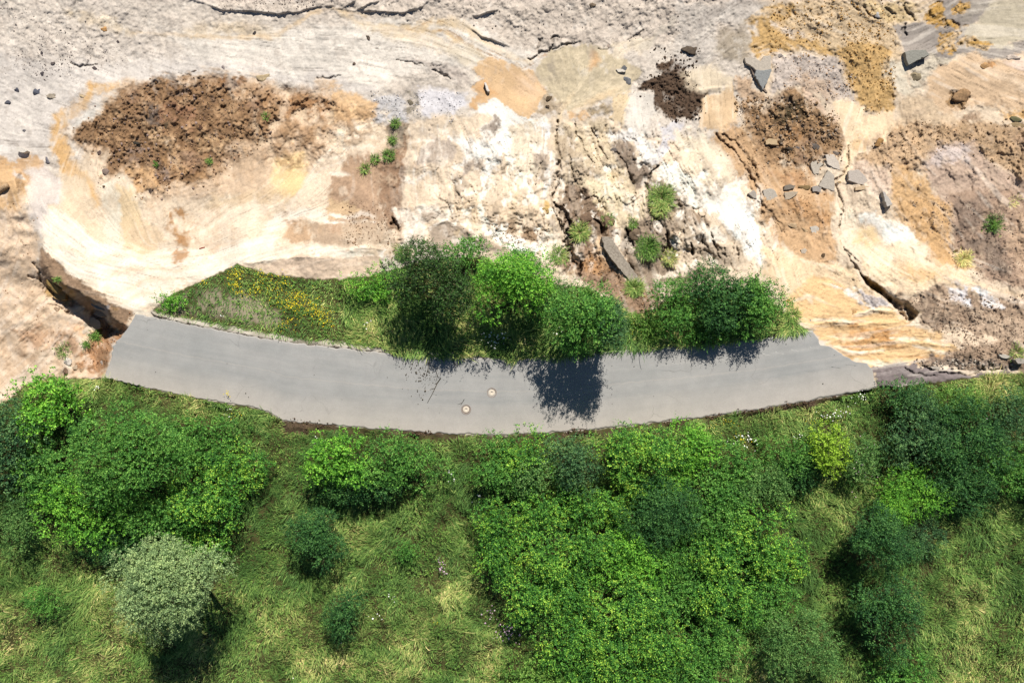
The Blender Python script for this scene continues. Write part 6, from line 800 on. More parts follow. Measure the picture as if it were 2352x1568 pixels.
B = [ # u, v, ru, rv, height, kind, label, options
 (14, 1030, 70, 102, 4.5, 'blue', 'dark bluish-green tree cut off by the left edge', dict(name='tree', cat='tree', leaf=.14)),
 (122, 930, 74, 66, 4.2, 'bright', 'bright green lobed shrub at the upper left of the greenery, next to bare sand', dict(leaf=.17)),
 (285, 1045, 156, 126, 6.6, 'mid', 'largest green tree crown in the left thicket', dict(name='tree', cat='tree', leaf=.11, spl=.4)),
 (205, 1155, 110, 85, 4.4, 'bright', 'fresh green tree with drooping branches under the largest green crown', dict(name='tree', cat='tree', leaf=.13)),
 (110, 1075, 62, 70, 3.6, 'mid', 'mid green shrub between the bluish tree and the largest left crown', {}),
 (350, 1170, 95, 60, 4.2, 'mid', 'mid green shrub along the lower edge of the largest left crown', dict(leaf=.11)),
 (470, 1010, 100, 60, 2.2, 'mid', 'low mid green shrub on the upper right side of the left thicket', dict(leaf=.11, spl=.35)),
 (545, 1080, 80, 70, 1.8, 'thicket', 'low bramble bush on the right side of the left thicket', dict(leaf=.12)),
 (470, 1150, 95, 90, 2.6, 'thicket', 'bramble bush with yellowish tips, just above the silvery tree', dict(leaf=.13, shoots=8)),
 (440, 1232, 85, 50, 2.2, 'thicket', 'bramble bush hugging the top right of the silvery tree', dict(leaf=.13)),
 (26, 1195, 66, 62, 2.8, 'grey', 'small feathery shrub cut off by the left edge, below the bluish tree', dict(leaf=.09)),
 (250, 1240, 70, 40, 2.6, 'dark', 'dark shrub in the shade left of the silvery tree', dict(leaf=.1)),
 (395, 1328, 134, 106, 9.6, 'silver', 'silvery grey-green willow tree, lower left', dict(name='tree', cat='tree', leaf=.10, spl=.4, dens=1.6, low=.22, big=1.3, nl=50)),
 (106, 1385, 40, 34, 2.4, 'mid', 'small round shrub alone in the meadow, lower left', dict(leaf=.08)),
 (778, 1052, 78, 70, 3.4, 'bright', 'bright green shrub close under the road, left half of the pair', dict(leaf=.14)),
 (912, 1062, 104, 72, 3.4, 'mid', 'darker shrub close under the road, right half of the pair', dict(leaf=.12)),
 (840, 1110, 90, 46, 2.2, 'dark', 'dark shrub in the shade below the pair by the road', dict(leaf=.1)),
 (730, 1236, 68, 66, 4.0, 'dark', 'round dark green shrub alone in the meadow, below the pair by the road', dict(leaf=.09, dens=1.3)),
 (790, 1402, 44, 48, 3.2, 'dark', 'small round shrub alone in the meadow near the bottom', dict(leaf=.09)),
 (937, 1262, 24, 26, 1.2, 'mid', 'very small shrub in the meadow left of the great thicket', dict(leaf=.09)),
 (1145, 1075, 66, 62, 2.8, 'mid', 'mid green shrub at the upper left corner of the great thicket', dict(leaf=.11)),
 (1216, 1045, 70, 54, 3.2, 'thicket', 'green shrub right under the road in the upper left of the great thicket', dict(leaf=.12, shoots=6)),
 (1222, 1090, 56, 46, 3.4, 'grey', 'spiky grey-green shrub in the upper left of the great thicket', dict(leaf=.10)),
 (1322, 1062, 68, 66, 3.8, 'blue', 'dark bluish shrub under the road where the tree shadow falls', dict(leaf=.10)),
 (1418, 1030, 66, 58, 2.6, 'thicket', 'yellow-green bush just right of the dark bluish shrub', dict(shoots=6)),
 (1505, 1030, 72, 58, 2.8, 'thicket', 'yellow-green bush with tall shoots reaching over the road edge', dict(shoots=12)),
 (1590, 1040, 70, 62, 2.6, 'bright', 'bright green bush below the road, right of the tall shoots', dict(leaf=.12)),
 (1672, 1085, 78, 66, 2.6, 'mid', 'mid green bush in the upper right of the great thicket', dict(leaf=.11)),
 (1745, 1120, 66, 70, 2.2, 'grey', 'loose grey-green bush on the right shoulder of the great thicket', dict(leaf=.09)),
 (1500, 1105, 84, 60, 2.6, 'thicket', 'yellow-green bush in the middle of the great thicket, upper part', {}),
 (1150, 1190, 62, 60, 2.0, 'thicket', 'low bush on the upper left flank of the great thicket', dict(shoots=5)),
 (1240, 1180, 74, 56, 2.6, 'thicket', 'yellow-tipped bush below the spiky grey-green shrub', dict(shoots=6)),
 (1340, 1160, 70, 50, 2.4, 'thicket', 'yellow-tipped bush below the dark bluish shrub', dict(shoots=6)),
 (1420, 1190, 70, 56, 2.4, 'thicket', 'bright bush left of the dark conifer-like tree', {}),
 (1515, 1175, 96, 84, 4.2, 'dark', 'dark tree with star-shaped top in the middle of the great thicket', dict(name='tree', cat='tree', leaf=.09, spl=.55)),
 (1640, 1170, 90, 74, 3.0, 'mid', 'green bush right of the dark star-topped tree', dict(leaf=.12)),
 (1735, 1215, 82, 76, 2.4, 'thicket', 'green bush on the right flank of the great thicket', dict(leaf=.12)),
 (1150, 1285, 70, 60, 2.4, 'thicket', 'bright bush on the left flank of the great thicket, above a dark hollow', dict(shoots=8)),
 (1250, 1275, 84, 62, 2.8, 'thicket', 'bright bush with yellow tips in the left centre of the great thicket', dict(shoots=8)),
 (1355, 1265, 80, 66, 2.6, 'thicket', 'green bush in the centre of the great thicket', {}),
 (1450, 1290, 84, 64, 2.8, 'bright', 'brightest bush right below the dark star-topped tree', dict(leaf=.12)),
 (1560, 1275, 86, 66, 2.6, 'mid', 'shaded green bush below the centre of the great thicket', dict(leaf=.11)),
 (1660, 1275, 86, 66, 2.6, 'thicket', 'green bush in the right centre of the great thicket', {}),
 (1790, 1300, 74, 66, 2.0, 'thicket', 'green bush at the outermost right bulge of the great thicket', dict(leaf=.12)),
 (1215, 1365, 84, 64, 2.4, 'thicket', 'bush on the lower left edge of the great thicket', dict(shoots=5)),
 (1325, 1365, 84, 66, 2.8, 'thicket', 'yellow-tipped bush in the lower centre of the great thicket', dict(shoots=6)),
 (1435, 1385, 84, 66, 2.6, 'thicket', 'green bush in the lower centre, left of the shaded pocket', {}),
 (1545, 1375, 86, 66, 2.6, 'mid', 'green bush beside the shaded pocket of the great thicket', dict(leaf=.12)),
 (1655, 1370, 86, 66, 2.6, 'thicket', 'green bush above the soft grey-green shrub at the lower right', dict(leaf=.12)),
 (1765, 1385, 80, 56, 2.2, 'mid', 'green bush just above the soft grey-green shrub, right edge of the thicket', dict(leaf=.11)),
 (1300, 1465, 86, 66, 2.4, 'thicket', 'bush near the bottom, on the left fringe of the great thicket', {}),
 (1410, 1480, 86, 66, 2.6, 'thicket', 'bush near the bottom, second from the left fringe of the thicket', dict(shoots=5)),
 (1520, 1480, 86, 66, 2.6, 'thicket', 'green bush near the bottom middle of the great thicket', {}),
 (1630, 1470, 86, 66, 2.6, 'mid', 'dense green bush left of the soft grey-green shrub at the lower right', dict(leaf=.11)),
 (1230, 1555, 80, 56, 2.0, 'herb', 'low bush cut by the bottom edge, leftmost of the thicket', dict(leaf=.11)),
 (1350, 1575, 90, 60, 2.4, 'thicket', 'bush cut by the bottom edge, below the left fringe of the thicket', {}),
 (1480, 1580, 90, 60, 2.6, 'thicket', 'bush cut by the bottom edge, below the middle of the thicket', {}),
 (1610, 1575, 90, 60, 2.4, 'mid', 'bush cut by the bottom edge, left of the soft grey-green shrub', {}),
 (1836, 1480, 98, 82, 4.2, 'grey', 'soft grey-green shrub at the lower right of the great thicket', dict(leaf=.09, spl=.4)),
 (1900, 1037, 54, 50, 3.0, 'lime', 'lime yellow-green shrub alone right of the great thicket', dict(leaf=.13)),
 (1972, 1058, 42, 56, 2.2, 'grey', 'rose bush with pinkish flowers touching the lime shrub', dict(leaf=.09)),
 (1810, 1040, 58, 46, 1.8, 'mid', 'loose green bush left of the lime shrub', dict(leaf=.09, spl=.5)),
 (1840, 1085, 50, 40, 1.4, 'dark', 'dark low bush in the shade left of the lime shrub', dict(leaf=.09)),
 (2062, 915, 56, 40, 2.0, 'dark', 'dark green shrub at the corner below the broken road end', dict(leaf=.11)),
 (2112, 1000, 92, 84, 3.4, 'blue', 'dark bluish thicket shrub, left half of the right-hand mass', dict(leaf=.10)),
 (2222, 1010, 100, 90, 3.8, 'dark', 'dark shrub in the middle of the right-hand mass', dict(leaf=.10)),
 (2308, 975, 66, 66, 2.8, 'blue', 'bluish shrub at the right edge beside the dark mass', dict(leaf=.10)),
 (2205, 1105, 90, 60, 3.0, 'dark', 'darkest shrub, lower fringe of the right-hand mass', dict(leaf=.10)),
 (2325, 1070, 60, 66, 3.0, 'mid', 'green shrub cut off by the right edge below the bluish one', dict(leaf=.10)),
 (2200, 925, 60, 36, 1.6, 'herb', 'pale green low shrub on top of the right-hand mass', dict(leaf=.10)),
 (2082, 1138, 74, 66, 2.8, 'bright', 'fresh green shrub below the bluish half of the right-hand mass', dict(leaf=.09)),
 (2010, 1240, 84, 90, 4.4, 'dark', 'tall dark grey-green shrub in the lower right meadow', dict(leaf=.09)),
 (2110, 1225, 50, 50, 2.0, 'blue', 'small bluish shrub right of the tall dark grey-green shrub', dict(leaf=.09)),
 (2045, 1420, 84, 100, 4.4, 'dark', 'dark green shrub near the bottom of the right meadow', dict(leaf=.10)),
 (2070, 1545, 70, 50, 2.2, 'mid', 'green shrub cut by the bottom edge, right of the soft grey-green shrub', {}),
 (-130, 1150, 90, 160, 4.0, 'mid', 'shrub beyond the left edge of the photo', {}), (2450, 1050, 90, 130, 3.4, 'dark', 'shrub beyond the right edge of the photo', dict(leaf=.12))]
for i, (u, v, a_, b_, h, sp, lb, kw) in enumerate(B):
    kw = dict(kw)
    if sp == 'thicket' and 'leaf' not in kw: kw['leaf'] = .112
    bush(u, v, a_, b_, h, sp, lb, i + 1, **kw)
BN = [(1006, 632, 104, 82, 6.4, 'plum', 'dark purplish-green tree, largest on the strip north of the road', dict(name='tree', cat='tree', leaf=.11, dens=1.35, low=.22)),
 (1066, 590, 46, 40, 3.0, 'mid', 'small green tree at the upper right of the dark purplish tree', dict(leaf=.12)),
 (1178, 660, 88, 80, 7.2, 'bright', 'bright green tree in the middle of the strip north of the road', dict(name='tree', cat='tree', leaf=.12, dens=1.35)),
 (1188, 600, 42, 34, 3.4, 'mid', 'upright shrub on the cliff edge behind the bright green tree', dict(leaf=.11)),
 (1232, 690, 34, 44, 2.8, 'dark', 'dark shrub at the right side of the bright green tree', dict(leaf=.1)),
 (1346, 730, 76, 74, 10.0, 'mid', 'tall round green tree whose shadow crosses the whole road', dict(name='tree', cat='tree', leaf=.12, low=.08, dens=1.7, nl=44, big=1.2)),
 (1404, 752, 36, 48, 7.6, 'blue', 'blue-green tree leaning out on the right of the tall round tree', dict(name='tree', cat='tree', leaf=.10, dens=1.4)),
 (1302, 668, 36, 28, 1.4, 'grey', 'small low shrub on the cliff edge above the tall round tree', dict(leaf=.09)),
 (1552, 694, 70, 62, 3.4, 'mid', 'green shrub at the left end of the dense hedge-like clump by the road', dict(leaf=.10)),
 (1655, 694, 98, 72, 4.2, 'dark', 'dense green shrub in the middle of the clump by the road', dict(leaf=.11, dens=1.4)),
 (1746, 704, 76, 68, 3.7, 'mid', 'green shrub at the right end of the clump, next to the bare orange slope', dict(leaf=.11, dens=1.3)),
 (1620, 760, 70, 30, 1.6, 'mid', 'low shrub leaning over the upper road edge in front of the clump', dict(leaf=.10)),
 (1500, 745, 40, 34, 1.3, 'herb', 'low loose shrub left of the clump', dict(leaf=.10)),
 (860, 648, 66, 32, 1.2, 'bright', 'low bright shrub left of the dark purplish tree', dict(leaf=.11)),
 (400, 692, 34, 18, .7, 'bright', 'low dark green mat at the left tip of the strip', dict(leaf=.10))]
for i, (u, v, a_, b_, h, sp, lb, kw) in enumerate(BN): bush(u, v, a_, b_, h, sp, lb, i + 200, group=NORTHG, **dict(kw, z0=-.3))
# ------------------------------------------------------------------ grass and herbs
def blades(u, v, z, ang, ln, lift, wd, col, r):
    n = len(u); x, y = proj(u, v, z); dx, dy = np.cos(ang), np.sin(ang); nx, ny = -dy, dx; hz = ln * (1 - lift * .5)
    bend = r.normal(0, .22, n)
    def pt(f, h, wf):
        cx_ = x + dx * hz * f + nx * bend * f * f * ln * .5; cy_ = y + dy * hz * f + ny * bend * f * f * ln * .5; cz = z + h * ln; ww = wd * wf / 2
        return [np.stack([cx_ - nx * ww, cy_ - ny * ww, cz], -1), np.stack([cx_ + nx * ww, cy_ + ny * ww, cz], -1)]
    a_ = pt(.0, 0., .7) + pt(.35, lift * .75, 1.) + pt(.75, lift * 1.0, .8) + pt(1., lift * .85, .15)
    Vv = np.stack(a_, 1).reshape(-1, 3); b0 = (np.arange(n) * 8)[:, None]
    F_ = np.concatenate([b0 + np.array([[0, 1, 3, 2]]), b0 + np.array([[2, 3, 5, 4]]), b0 + np.array([[4, 5, 7, 6]])], 0)
    return Vv, F_, np.repeat(col, 8, 0)
M_GR = mat_attr('grass_blade', .22, .6)
def grass_cols(u, v, r, straw, n):
    g1, g2, g3, s1, s2 = lin((62, 90, 42)), lin((104, 130, 64)), lin((154, 156, 92)), lin((214, 192, 138)), lin((206, 190, 140))
    p = fbm(u, v, 70, 4, 71) * .9 + r.normal(0, .30, n) + straw; a_ = ss(-.6, .1, p)[:, None]; b_ = ss(.05, .6, p)[:, None]; c_ = ss(.55, 1.2, p)[:, None]
    col = g1 * (1 - a_) + g2 * a_; col = col * (1 - b_) + g3 * b_; col = col * (1 - c_) + (s1 if True else s2) * c_
    return col * r.uniform(.7, 1.3, (n, 1)) / .68
BS = [(b[0], b[1], b[2], b[3]) for b in B + BN]
def under(u, v, f=.75):
    m = np.zeros(len(u), bool)
    for a_, b_, c_, d_ in BS: m |= ((u - a_) / (c_ * f)) ** 2 + ((v - b_) / (d_ * f)) ** 2 < 1
    return m
r = np.random.default_rng(33)
n = 640000; u = r.uniform(-150, 2500, n); v = r.uniform(850, 1680, n)
sdv = pip_sd(u, v, SOUTH); soil = (np.interp(u, ROAD_BOT[:, 0], ROAD_BOT[:, 1]) + np.where(u < 750, 28, 11) + 16 * fbm(u, u * 0, 50, 3, 81) > v) & (u > 650) & (u < 1930)
dens = .62 + .6 * fbm(u, v, 40, 3, 83)
ok = (sdv > 2) & ~soil & (r.random(n) < dens) & (~under(u, v) | (r.random(n) < .10)); u, v = u[ok], v[ok]; n = len(u)
ang = 2.2 * fbm(u, v, 130, 3, 72) * math.pi + .6 * fbm(u, v, 24, 2, 73) * math.pi + r.normal(0, .6, n) - 1.2
ln = .42 * np.exp(r.normal(0, .32, n)) * np.clip(1 + .9 * fbm(u, v, 34, 3, 74), .4, 1.9); lift = np.clip(.5 + .35 * fbm(u, v, 22, 3, 76) + r.normal(0, .15, n), .12, .95)
straw = -.34 + .35 * fbm(u, v, 150, 2, 77) + .30 * ss(1150, 1500, v) * (u < 1150) + .35 * ss(1950, 2300, u) * ss(1100, 1300, v) + .15 * ss(850, 1000, -v + 1900) * 0 + .25 * (np.abs(v - np.interp(u, ROAD_BOT[:, 0], ROAD_BOT[:, 1])) < 40)
A1 = blades(u, v, zat_a(u, v) + .0 - .02, ang, ln, lift, .028 * np.exp(r.normal(0, .25, n)), grass_cols(u, v, r, straw, n), r)
n = 90000; u = r.uniform(340, 1870, n); v = r.uniform(540, 830, n); sdv = pip_sd(u, v, STRIP); edge = np.interp(u, ROAD_TOP[:, 0], ROAD_TOP[:, 1]) - v
gap = (edge < 9 + 5 * fbm(u, u * 0, 25, 2, 84)) & (u < 880); bare = (pip_sd(u, v, T('D', [(1060, 720), (1230, 680), (1340, 640), (1500, 600), (1700, 660), (1900, 740), (1960, 860), (1700, 850), (1400, 800), (1200, 790)])) > 0)
ok = (sdv > 1) & ~gap & (~bare | (fbm(u, v, 14, 3, 93) + .2 * r.normal(size=n) > -.12)) & (~under(u, v) | (r.random(n) < .15)) & ((u > 790) | (r.random(n) < .45)); u, v = u[ok], v[ok]; n = len(u)
ang = -1.3 + 1.2 * fbm(u, v, 80, 3, 75) * math.pi + r.normal(0, .35, n); west = (u < 790)
ln = np.where(west, .28, .6) * np.exp(r.normal(0, .28, n)); lift = np.clip(.4 + r.normal(0, .12, n), .15, .8)
A2 = blades(u, v, zat_a(u, v) - .02, ang, ln, lift, .034 * np.exp(r.normal(0, .25, n)), grass_cols(u, v, r, np.where(west, -.35, .0), n), r)
Vg = np.concatenate([A1[0], A2[0]]); Fg = np.concatenate([A1[1], A2[1] + len(A1[0])]); Cg = np.concatenate([A1[2], A2[2]])
o = mesh_np('grass', Vg, Fg, M_GR, None, dict(albedo=Cg)); tag(o, 'long swept green and straw-coloured meadow grass', 'grass', kind='stuff'); del A1, A2, Vg, Fg, Cg
# leafy herbs between the grass
LV = Leaves(); n = 52000; u = r.uniform(-150, 2500, n); v = r.uniform(600, 1680, n)
inS = (pip_sd(u, v, SOUTH) > 3) & ~((np.interp(u, ROAD_BOT[:, 0], ROAD_BOT[:, 1]) + 24 > v) & (u > 650) & (u < 1930)); inN = pip_sd(u, v, STRIP) > 3
ok = (inS & (fbm(u, v, 50, 4, 85) + r.normal(0, .2, len(u)) > .04)) | (inN & ((fbm(u, v, 34, 3, 86) > -.12) | (u > 1420)) & (np.interp(u, ROAD_TOP[:, 0], ROAD_TOP[:, 1]) - v > 8))
ok &= ~under(u, v, .85); u, v = u[ok], v[ok]; n = len(u); z = zat_a(u, v); x, y = proj(u, v, z)
d = unit(r.normal(size=(n, 3)) * .5 + [0, 0, 1.]); sprigs(LV, np.stack([x, y, z + .03 + .28 * r.random(n) * (u > 790)], -1), d, .28 * np.exp(r.normal(0, .3, n)), 9, .095, r)
a_, f = LV.mesh(); o = mesh_np('ground_cover', a_, f, LF['herb'], None); tag(o, 'low leafy herbs and nettles growing through the grass', 'weeds', kind='stuff')
# flowers
def flowers(spots, name, c, label, rad, zup, c2=None):
    Vv = []; Ff = []; off = 0
    for tl, u0, v0, su, sv, n, hh in spots:
        uv = T(tl, [(u0, v0)])[0]; u = uv[0] + r.normal(0, su * TS if tl != 'M' else su, n); v = uv[1] + r.normal(0, sv * TS if tl != 'M' else sv, n); z = zat_a(u, v) + hh * r.uniform(.8, 1.2, n); x, y = proj(u, v, z)
        for i in range(n):
            R_ = rad * math.exp(r.normal(0, .3)); t0 = r.uniform(0, 6); tilt = r.normal(0, .25, 2); k_ = 7
            ring = [(x[i] + R_ * (1 if j % 2 else .7) * math.cos(t0 + j * 6.283 / 8), y[i] + R_ * (1 if j % 2 else .7) * math.sin(t0 + j * 6.283 / 8)) for j in range(8)]
            Vv += [(a_, b_, z[i] + tilt[0] * (a_ - x[i]) + tilt[1] * (b_ - y[i])) for a_, b_ in ring] + [(x[i], y[i], z[i] + R_ * .35)]
            Ff += [(off + j, off + (j + 1) % 8, off + (j + 2) % 8, off + 8) for j in range(0, 8, 2)]; off += 9
    o = mesh_np(name, np.array(Vv), np.array(Ff), mat_rock('petal_' + name, c, c2 or c, 4, 1.15)); tag(o, label, 'flowers', kind='stuff')
flowers([('D', 1610, 500, 26, 22, 60, .5), ('D', 1600, 570, 24, 24, 70, .5), ('D', 1650, 630, 40, 18, 50, .45), ('D', 1790, 520, 40, 24, 60, .5), ('D', 1760, 610, 36, 26, 55, .45), ('D', 1930, 540, 40, 26, 40, .4), ('D', 1900, 600, 50, 30, 45, .4), ('D', 2040, 650, 34, 22, 70, .5), ('D', 2010, 710, 44, 26, 80, .5), ('D', 2110, 690, 36, 30, 55, .5), ('D', 2200, 770, 40, 26, 90, .5), ('D', 2100, 760, 50, 30, 50, .5), ('D', 2230, 840, 30, 16, 30, .4), ('D', 1980, 840, 60, 26, 45, .35), ('D', 1900, 690, 40, 30, 30, .4), ('D', 1560, 1330, 20, 10, 16, .5), ('D', 1390, 560, 16, 12, 14, .3), ('E', 2050, 880, 60, 26, 22, .4), ('E', 1990, 850, 40, 20, 16, .4), ('E', 130, 970, 12, 6, 5, .5), ('M', 1660, 968, 20, 8, 20, .7), ('M', 1700, 1000, 12, 10, 10, .7), ('M', 1866, 968, 8, 5, 9, .7), ('M', 1000, 1425, 6, 5, 4, .6), ('M', 545, 955, 14, 10, 8, .6), ('M', 1680, 1020, 30, 16, 16, .7)], 'yellow_flowers', (206, 190, 50), 'yellow ragwort flowers, thickest on the strip above the left half of the road', .032, .5, (214, 186, 20))
flowers([('E', 1020, 950, 40, 30, 22, .5), ('E', 1120, 930, 26, 26, 14, .5), ('E', 1060, 990, 20, 16, 8, .5), ('E', 180, 850, 20, 20, 5, .5), ('E', 1490, 890, 20, 12, 7, .5), ('M', 1030, 1090, 6, 10, 10, .7), ('M', 1100, 1148, 12, 7, 8, .7), ('M', 1714, 1010, 14, 12, 26, .8), ('M', 1680, 1015, 12, 10, 10, .8), ('M', 1825, 1002, 12, 5, 9, .8), ('M', 1900, 955, 14, 5, 8, .8), ('M', 1930, 945, 16, 8, 16, .8), ('M', 1978, 915, 12, 10, 14, .8), ('D', 660, 1280, 16, 10, 5, .6), ('M', 727, 1010, 8, 8, 6, .5), ('M', 865, 1418, 10, 5, 5, .5), ('M', 905, 1370, 8, 5, 6, .6), ('M', 1460, 1500, 300, 60, 14, 1.2), ('M', 2240, 960, 40, 30, 10, 1.5), ('D', 1500, 790, 10, 4, 3, .2), ('M', 530, 940, 10, 6, 5, .5)], 'white_flowers', (238, 236, 226), 'white umbels of wild carrot scattered in the green', .045, .6)
flowers([('M', 1985, 1065, 16, 26, 46, 1.9), ('M', 1010, 1298, 5, 7, 14, .8), ('M', 1020, 1310, 4, 5, 8, .8), ('M', 1165, 1450, 16, 12, 40, .9), ('M', 1120, 1410, 10, 8, 14, .9)], 'pink_flowers', (206, 176, 186), 'pinkish flower heads on the rose bush and thistles', .05, .6, (176, 146, 166))
# single tufts and small plants on bare ground
def tuft(tile, u0, v0, rad, n, ln, label, straw=0., kind='grass_tuft', leafy=0, group='plants growing on the bare slopes'):
    u0, v0 = T(tile, [(u0, v0)])[0]; rad *= TS if tile != 'M' else 1; z0 = zat(u0, v0); x0, y0 = proj(u0, v0, z0); o = empty(kind, (x0, y0, z0)); tag(o, label, 'plant', group)
    u = u0 + (r.normal(0, .42, n).clip(-.8, .8)) * rad; v = v0 + (r.normal(0, .42, n).clip(-.8, .8)) * rad; z = zat_a(u, v) - .03; ang = np.arctan2(v0 - v, u - u0) + r.normal(0, .7, n)
    a_, f, c_ = blades(u, v, z, ang, ln * np.exp(r.normal(0, .3, n)), np.clip(.6 + r.normal(0, .15, n), .2, .95), np.full(n, .03), grass_cols(u * 0, v * 0, r, straw + np.zeros(n), n), r)
    mesh_np('blades', a_ - np.array([x0, y0, z0]), f, M_GR, o, dict(albedo=c_))
    if leafy:
        LV = Leaves(); m_ = leafy; u = u0 + r.normal(0, rad * .42, m_); v = v0 + r.normal(0, rad * .42, m_); z = zat_a(u, v); x, y = proj(u, v, z); sprigs(LV, np.stack([x - x0, y - y0, z - z0 + .05 + .3 * r.random(m_)], -1), unit(r.normal(size=(m_, 3)) * .6 + [0, 0, 1]), np.full(m_, .3), 10, .09, r)
        a_, f = LV.mesh(); mesh_np('leaves', a_, f, LF['herb'], o)
    return o
for a_ in [('B', 380, 848, 30, 160, .35, 'small green plant at the top of the brown gully strip', -.1, 'small_plant', 16), ('B', 360, 965, 30, 120, .3, 'small green plant halfway down the brown gully strip', 0, 'small_plant', 12), ('B', 335, 1070, 40, 200, .4, 'brightest green plant at the bottom of the brown gully strip', -.2, 'small_plant', 26), ('B', 245, 1095, 30, 120, .35, 'dull green plant left of the brightest one in the gully strip', .1, 'small_plant', 14), ('B', 175, 1158, 34, 140, .35, 'lowest green plant left of the brown gully strip', .1, 'grass_tuft', 0),
 ('B', 2195, 1360, 80, 900, .6, 'yellow-green grass tuft between the gullies', .15, 'grass_tuft', 30), ('B', 2180, 1440, 60, 300, .5, 'grass trailing under the yellow-green tuft', .4, 'grass_tuft', 0), ('E', 2100, 330, 80, 700, .5, 'leafy green plant right of the stone beam', -.2, 'small_plant', 120), ('E', 2000, 165, 34, 140, .35, 'faint green plant above the leafy one near the stone beam', 0, 'small_plant', 10), ('E', 1640, 225, 60, 500, .5, 'yellowish grass tuft hanging over the dark gully', .3, 'grass_tuft', 0), ('E', 2010, 600, 60, 700, .5, 'pale grass tuft at the lower end of the stone beam', .2, 'grass_tuft', 0), ('B', 1830, 1500, 40, 160, .35, 'small grass tuft on the brown block between gullies', .1, 'grass_tuft', 0),
 ('E', 2250, 400, 60, 260, .4, 'straw-coloured tuft right of the leafy plant', .6, 'grass_tuft', 0), ('E', 1500, 380, 60, 300, .45, 'sparse tuft on the cliff edge above the tall round tree', .2, 'grass_tuft', 10), ('E', 430, 360, 50, 260, .4, 'green tuft on the cliff edge left of the dark purplish tree', 0, 'grass_tuft', 20), ('F', 2130, 165, 60, 240, .45, 'dark green plant on the violet-brown bank at right', -.5, 'small_plant', 60), ('F', 1930, 400, 50, 360, .5, 'ochre dry tuft on the bank at right', .9, 'grass_tuft', 0),
 ('D', 665, 925, 44, 120, .35, 'fresh green plant left of the broken road end, in the orange dirt', -.3, 'small_plant', 70), ('D', 600, 985, 26, 80, .3, 'small green plant lower left of the fresh one by the road end', -.3, 'small_plant', 24), ('D', 440, 1030, 50, 120, .3, 'thin green plant among brown clods at lower left', 0, 'small_plant', 16), ('D', 400, 545, 20, 50, .3, 'tiny moss-green plant on the ochre rock in the wall', 0, 'small_plant', 6), ('A', 1070, 1128, 12, 50, .25, 'tiny green plant in the lower brown rubble, left one', -.3, 'small_plant', 8), ('A', 1435, 1105, 20, 90, .25, 'tiny green plant in the lower brown rubble, right one', -.1, 'small_plant', 10), ('A', 1820, 800, 26, 60, .25, 'faint green plant at the right end of the brown rubble', .1, 'small_plant', 8), ('F', 2290, 1040, 50, 120, .5, 'grass tuft above the beige slab at the right edge', .3, 'grass_tuft', 0),
 ('F', 770, 790, 50, 240, .4, 'grass fringe right of the dense clump by the road', .3, 'grass_tuft', 10), ('F', 2280, 15, 40, 0 + 60, .3, 'dry tuft on the upper right bank', .8, 'grass_tuft', 0)]: tuft(a_[0], a_[1], a_[2], a_[3], a_[4], a_[5], a_[6], a_[7], a_[8], a_[9])
# litter and twigs on the road
def twig(pts, r0, label, sub=3):
    Q = T('E', pts); P3 = np.array([(*proj(u, v, .08), .095 + .01 * (i % 2)) for i, (u, v) in enumerate(Q)]); c0 = P3[0]; a_, f = tube(P3 - c0, np.linspace(r0, r0 * .4, len(P3)), 6); Vv = [a_]; Ff = [f]; off = len(a_)
    for i in range(1, len(P3) - 1):
        for sg in (1, -1):
            if r.random() < .6: d_ = P3[i + 1] - P3[i]; d_ /= np.linalg.norm(d_); t_ = sg * r.uniform(.5, 1.); e_ = np.array([d_[0] * math.cos(t_) - d_[1] * math.sin(t_), d_[0] * math.sin(t_) + d_[1] * math.cos(t_), 0]) * r.uniform(.15, .4); a_, f = tube([P3[i] - c0, P3[i] - c0 + e_ * .5, P3[i] - c0 + e_], [r0 * .5, r0 * .4, r0 * .2], 5); Vv.append(a_); Ff.append(f + off); off += len(a_)
    o = mesh_np('twig', np.concatenate(Vv), np.concatenate(Ff), M_BARK); o.location = c0; tag(o, label, 'twig', 'fallen twigs on the road')
twig([(612, 1060), (610, 1110), (600, 1160), (585, 1215)], .03, 'upper dark twig on the road, just right of the left shadow'); twig([(690, 1215), (665, 1250), (650, 1285), (628, 1330), (598, 1385)], .035, 'longest branched twig on the road, above left of the manholes')
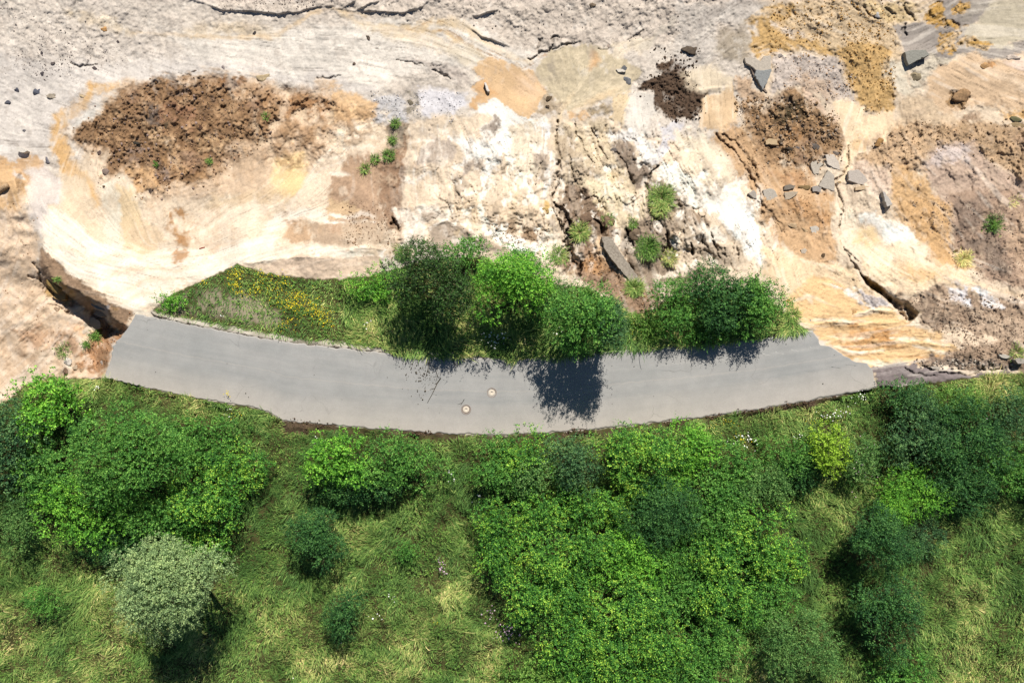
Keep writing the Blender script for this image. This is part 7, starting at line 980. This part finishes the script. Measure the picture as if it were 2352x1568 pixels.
twig([(655, 1165), (668, 1200), (655, 1240)], .02, 'thin twig above the longest branched twig'); twig([(770, 1085), (780, 1115), (790, 1145)], .03, 'short twig between the two tree shadows at the upper road edge'); twig([(850, 1360), (835, 1385), (826, 1400)], .02, 'tiny twig just above the lower manhole cover')
n = 420; u = np.r_[r.normal(965, 30, 180), r.uniform(300, 1950, 60), r.normal(975, 12, 80)]; v = np.r_[r.normal(845, 22, 180), r.uniform(740, 990, 60), r.normal(870, 26, 80)]
ok = pip_sd(u, v, ROAD_P) > 3; u, v = u[ok], v[ok]; n = len(u); x, y = proj(u, v, .08); sc = .022 * np.exp(r.normal(0, .5, n)); q = BV[None] * sc[:, None, None] * np.array([1, 1, .5]) * (1 + r.uniform(-.3, .3, (n, len(BV), 1))) + np.stack([x, y, np.full(n, .085)], -1)[:, None]
o = mesh_np('leaf_litter', q.reshape(-1, 3), (BF[None] + (np.arange(n) * len(BV))[:, None, None]).reshape(-1, 3), M_BARK); tag(o, 'dark bits of litter and grit on the road', 'litter', kind='stuff')
# clods of soil spilled over the lower road edge
n = 3600; u = r.uniform(640, 1920, n); e = np.interp(u, ROAD_BOT[:, 0], ROAD_BOT[:, 1]); v = e + r.normal(5, 5, n) * (1 + (u < 750)) + 4 * fbm(u, u * 0, 18, 2, 88); ok = (v > e - 9) & ((fbm(u, u * 0, 60, 3, 95) > .02) | (u < 760)); ok &= ~((v < e) & (fbm(u, u * 0, 30, 3, 89) < .05)); u, v = u[ok], v[ok]; n = len(u); onr = pip_sd(u, v, ROAD_P) > -1; z = np.where(onr, .06, zat_a(u, v)); x, y = proj(u, v, z); sc = .034 * np.exp(r.normal(0, .45, n))
q = BV[None] * sc[:, None, None] * np.array([1, 1, .6]) * (1 + r.uniform(-.35, .3, (n, len(BV), 1))) + np.stack([x, y, z + sc * .2], -1)[:, None]; cc = np.array([lin((96, 76, 60)), lin((80, 62, 50)), lin((120, 98, 78))])[r.integers(0, 3, n)] / EXPK
o = mesh_np('soil_clods', q.reshape(-1, 3), (BF[None] + (np.arange(n) * len(BV))[:, None, None]).reshape(-1, 3), M_VC, None, dict(albedo=np.repeat(cc, len(BV), 0))); tag(o, 'crumbly dark soil along the lower road edge', 'soil', kind='stuff')
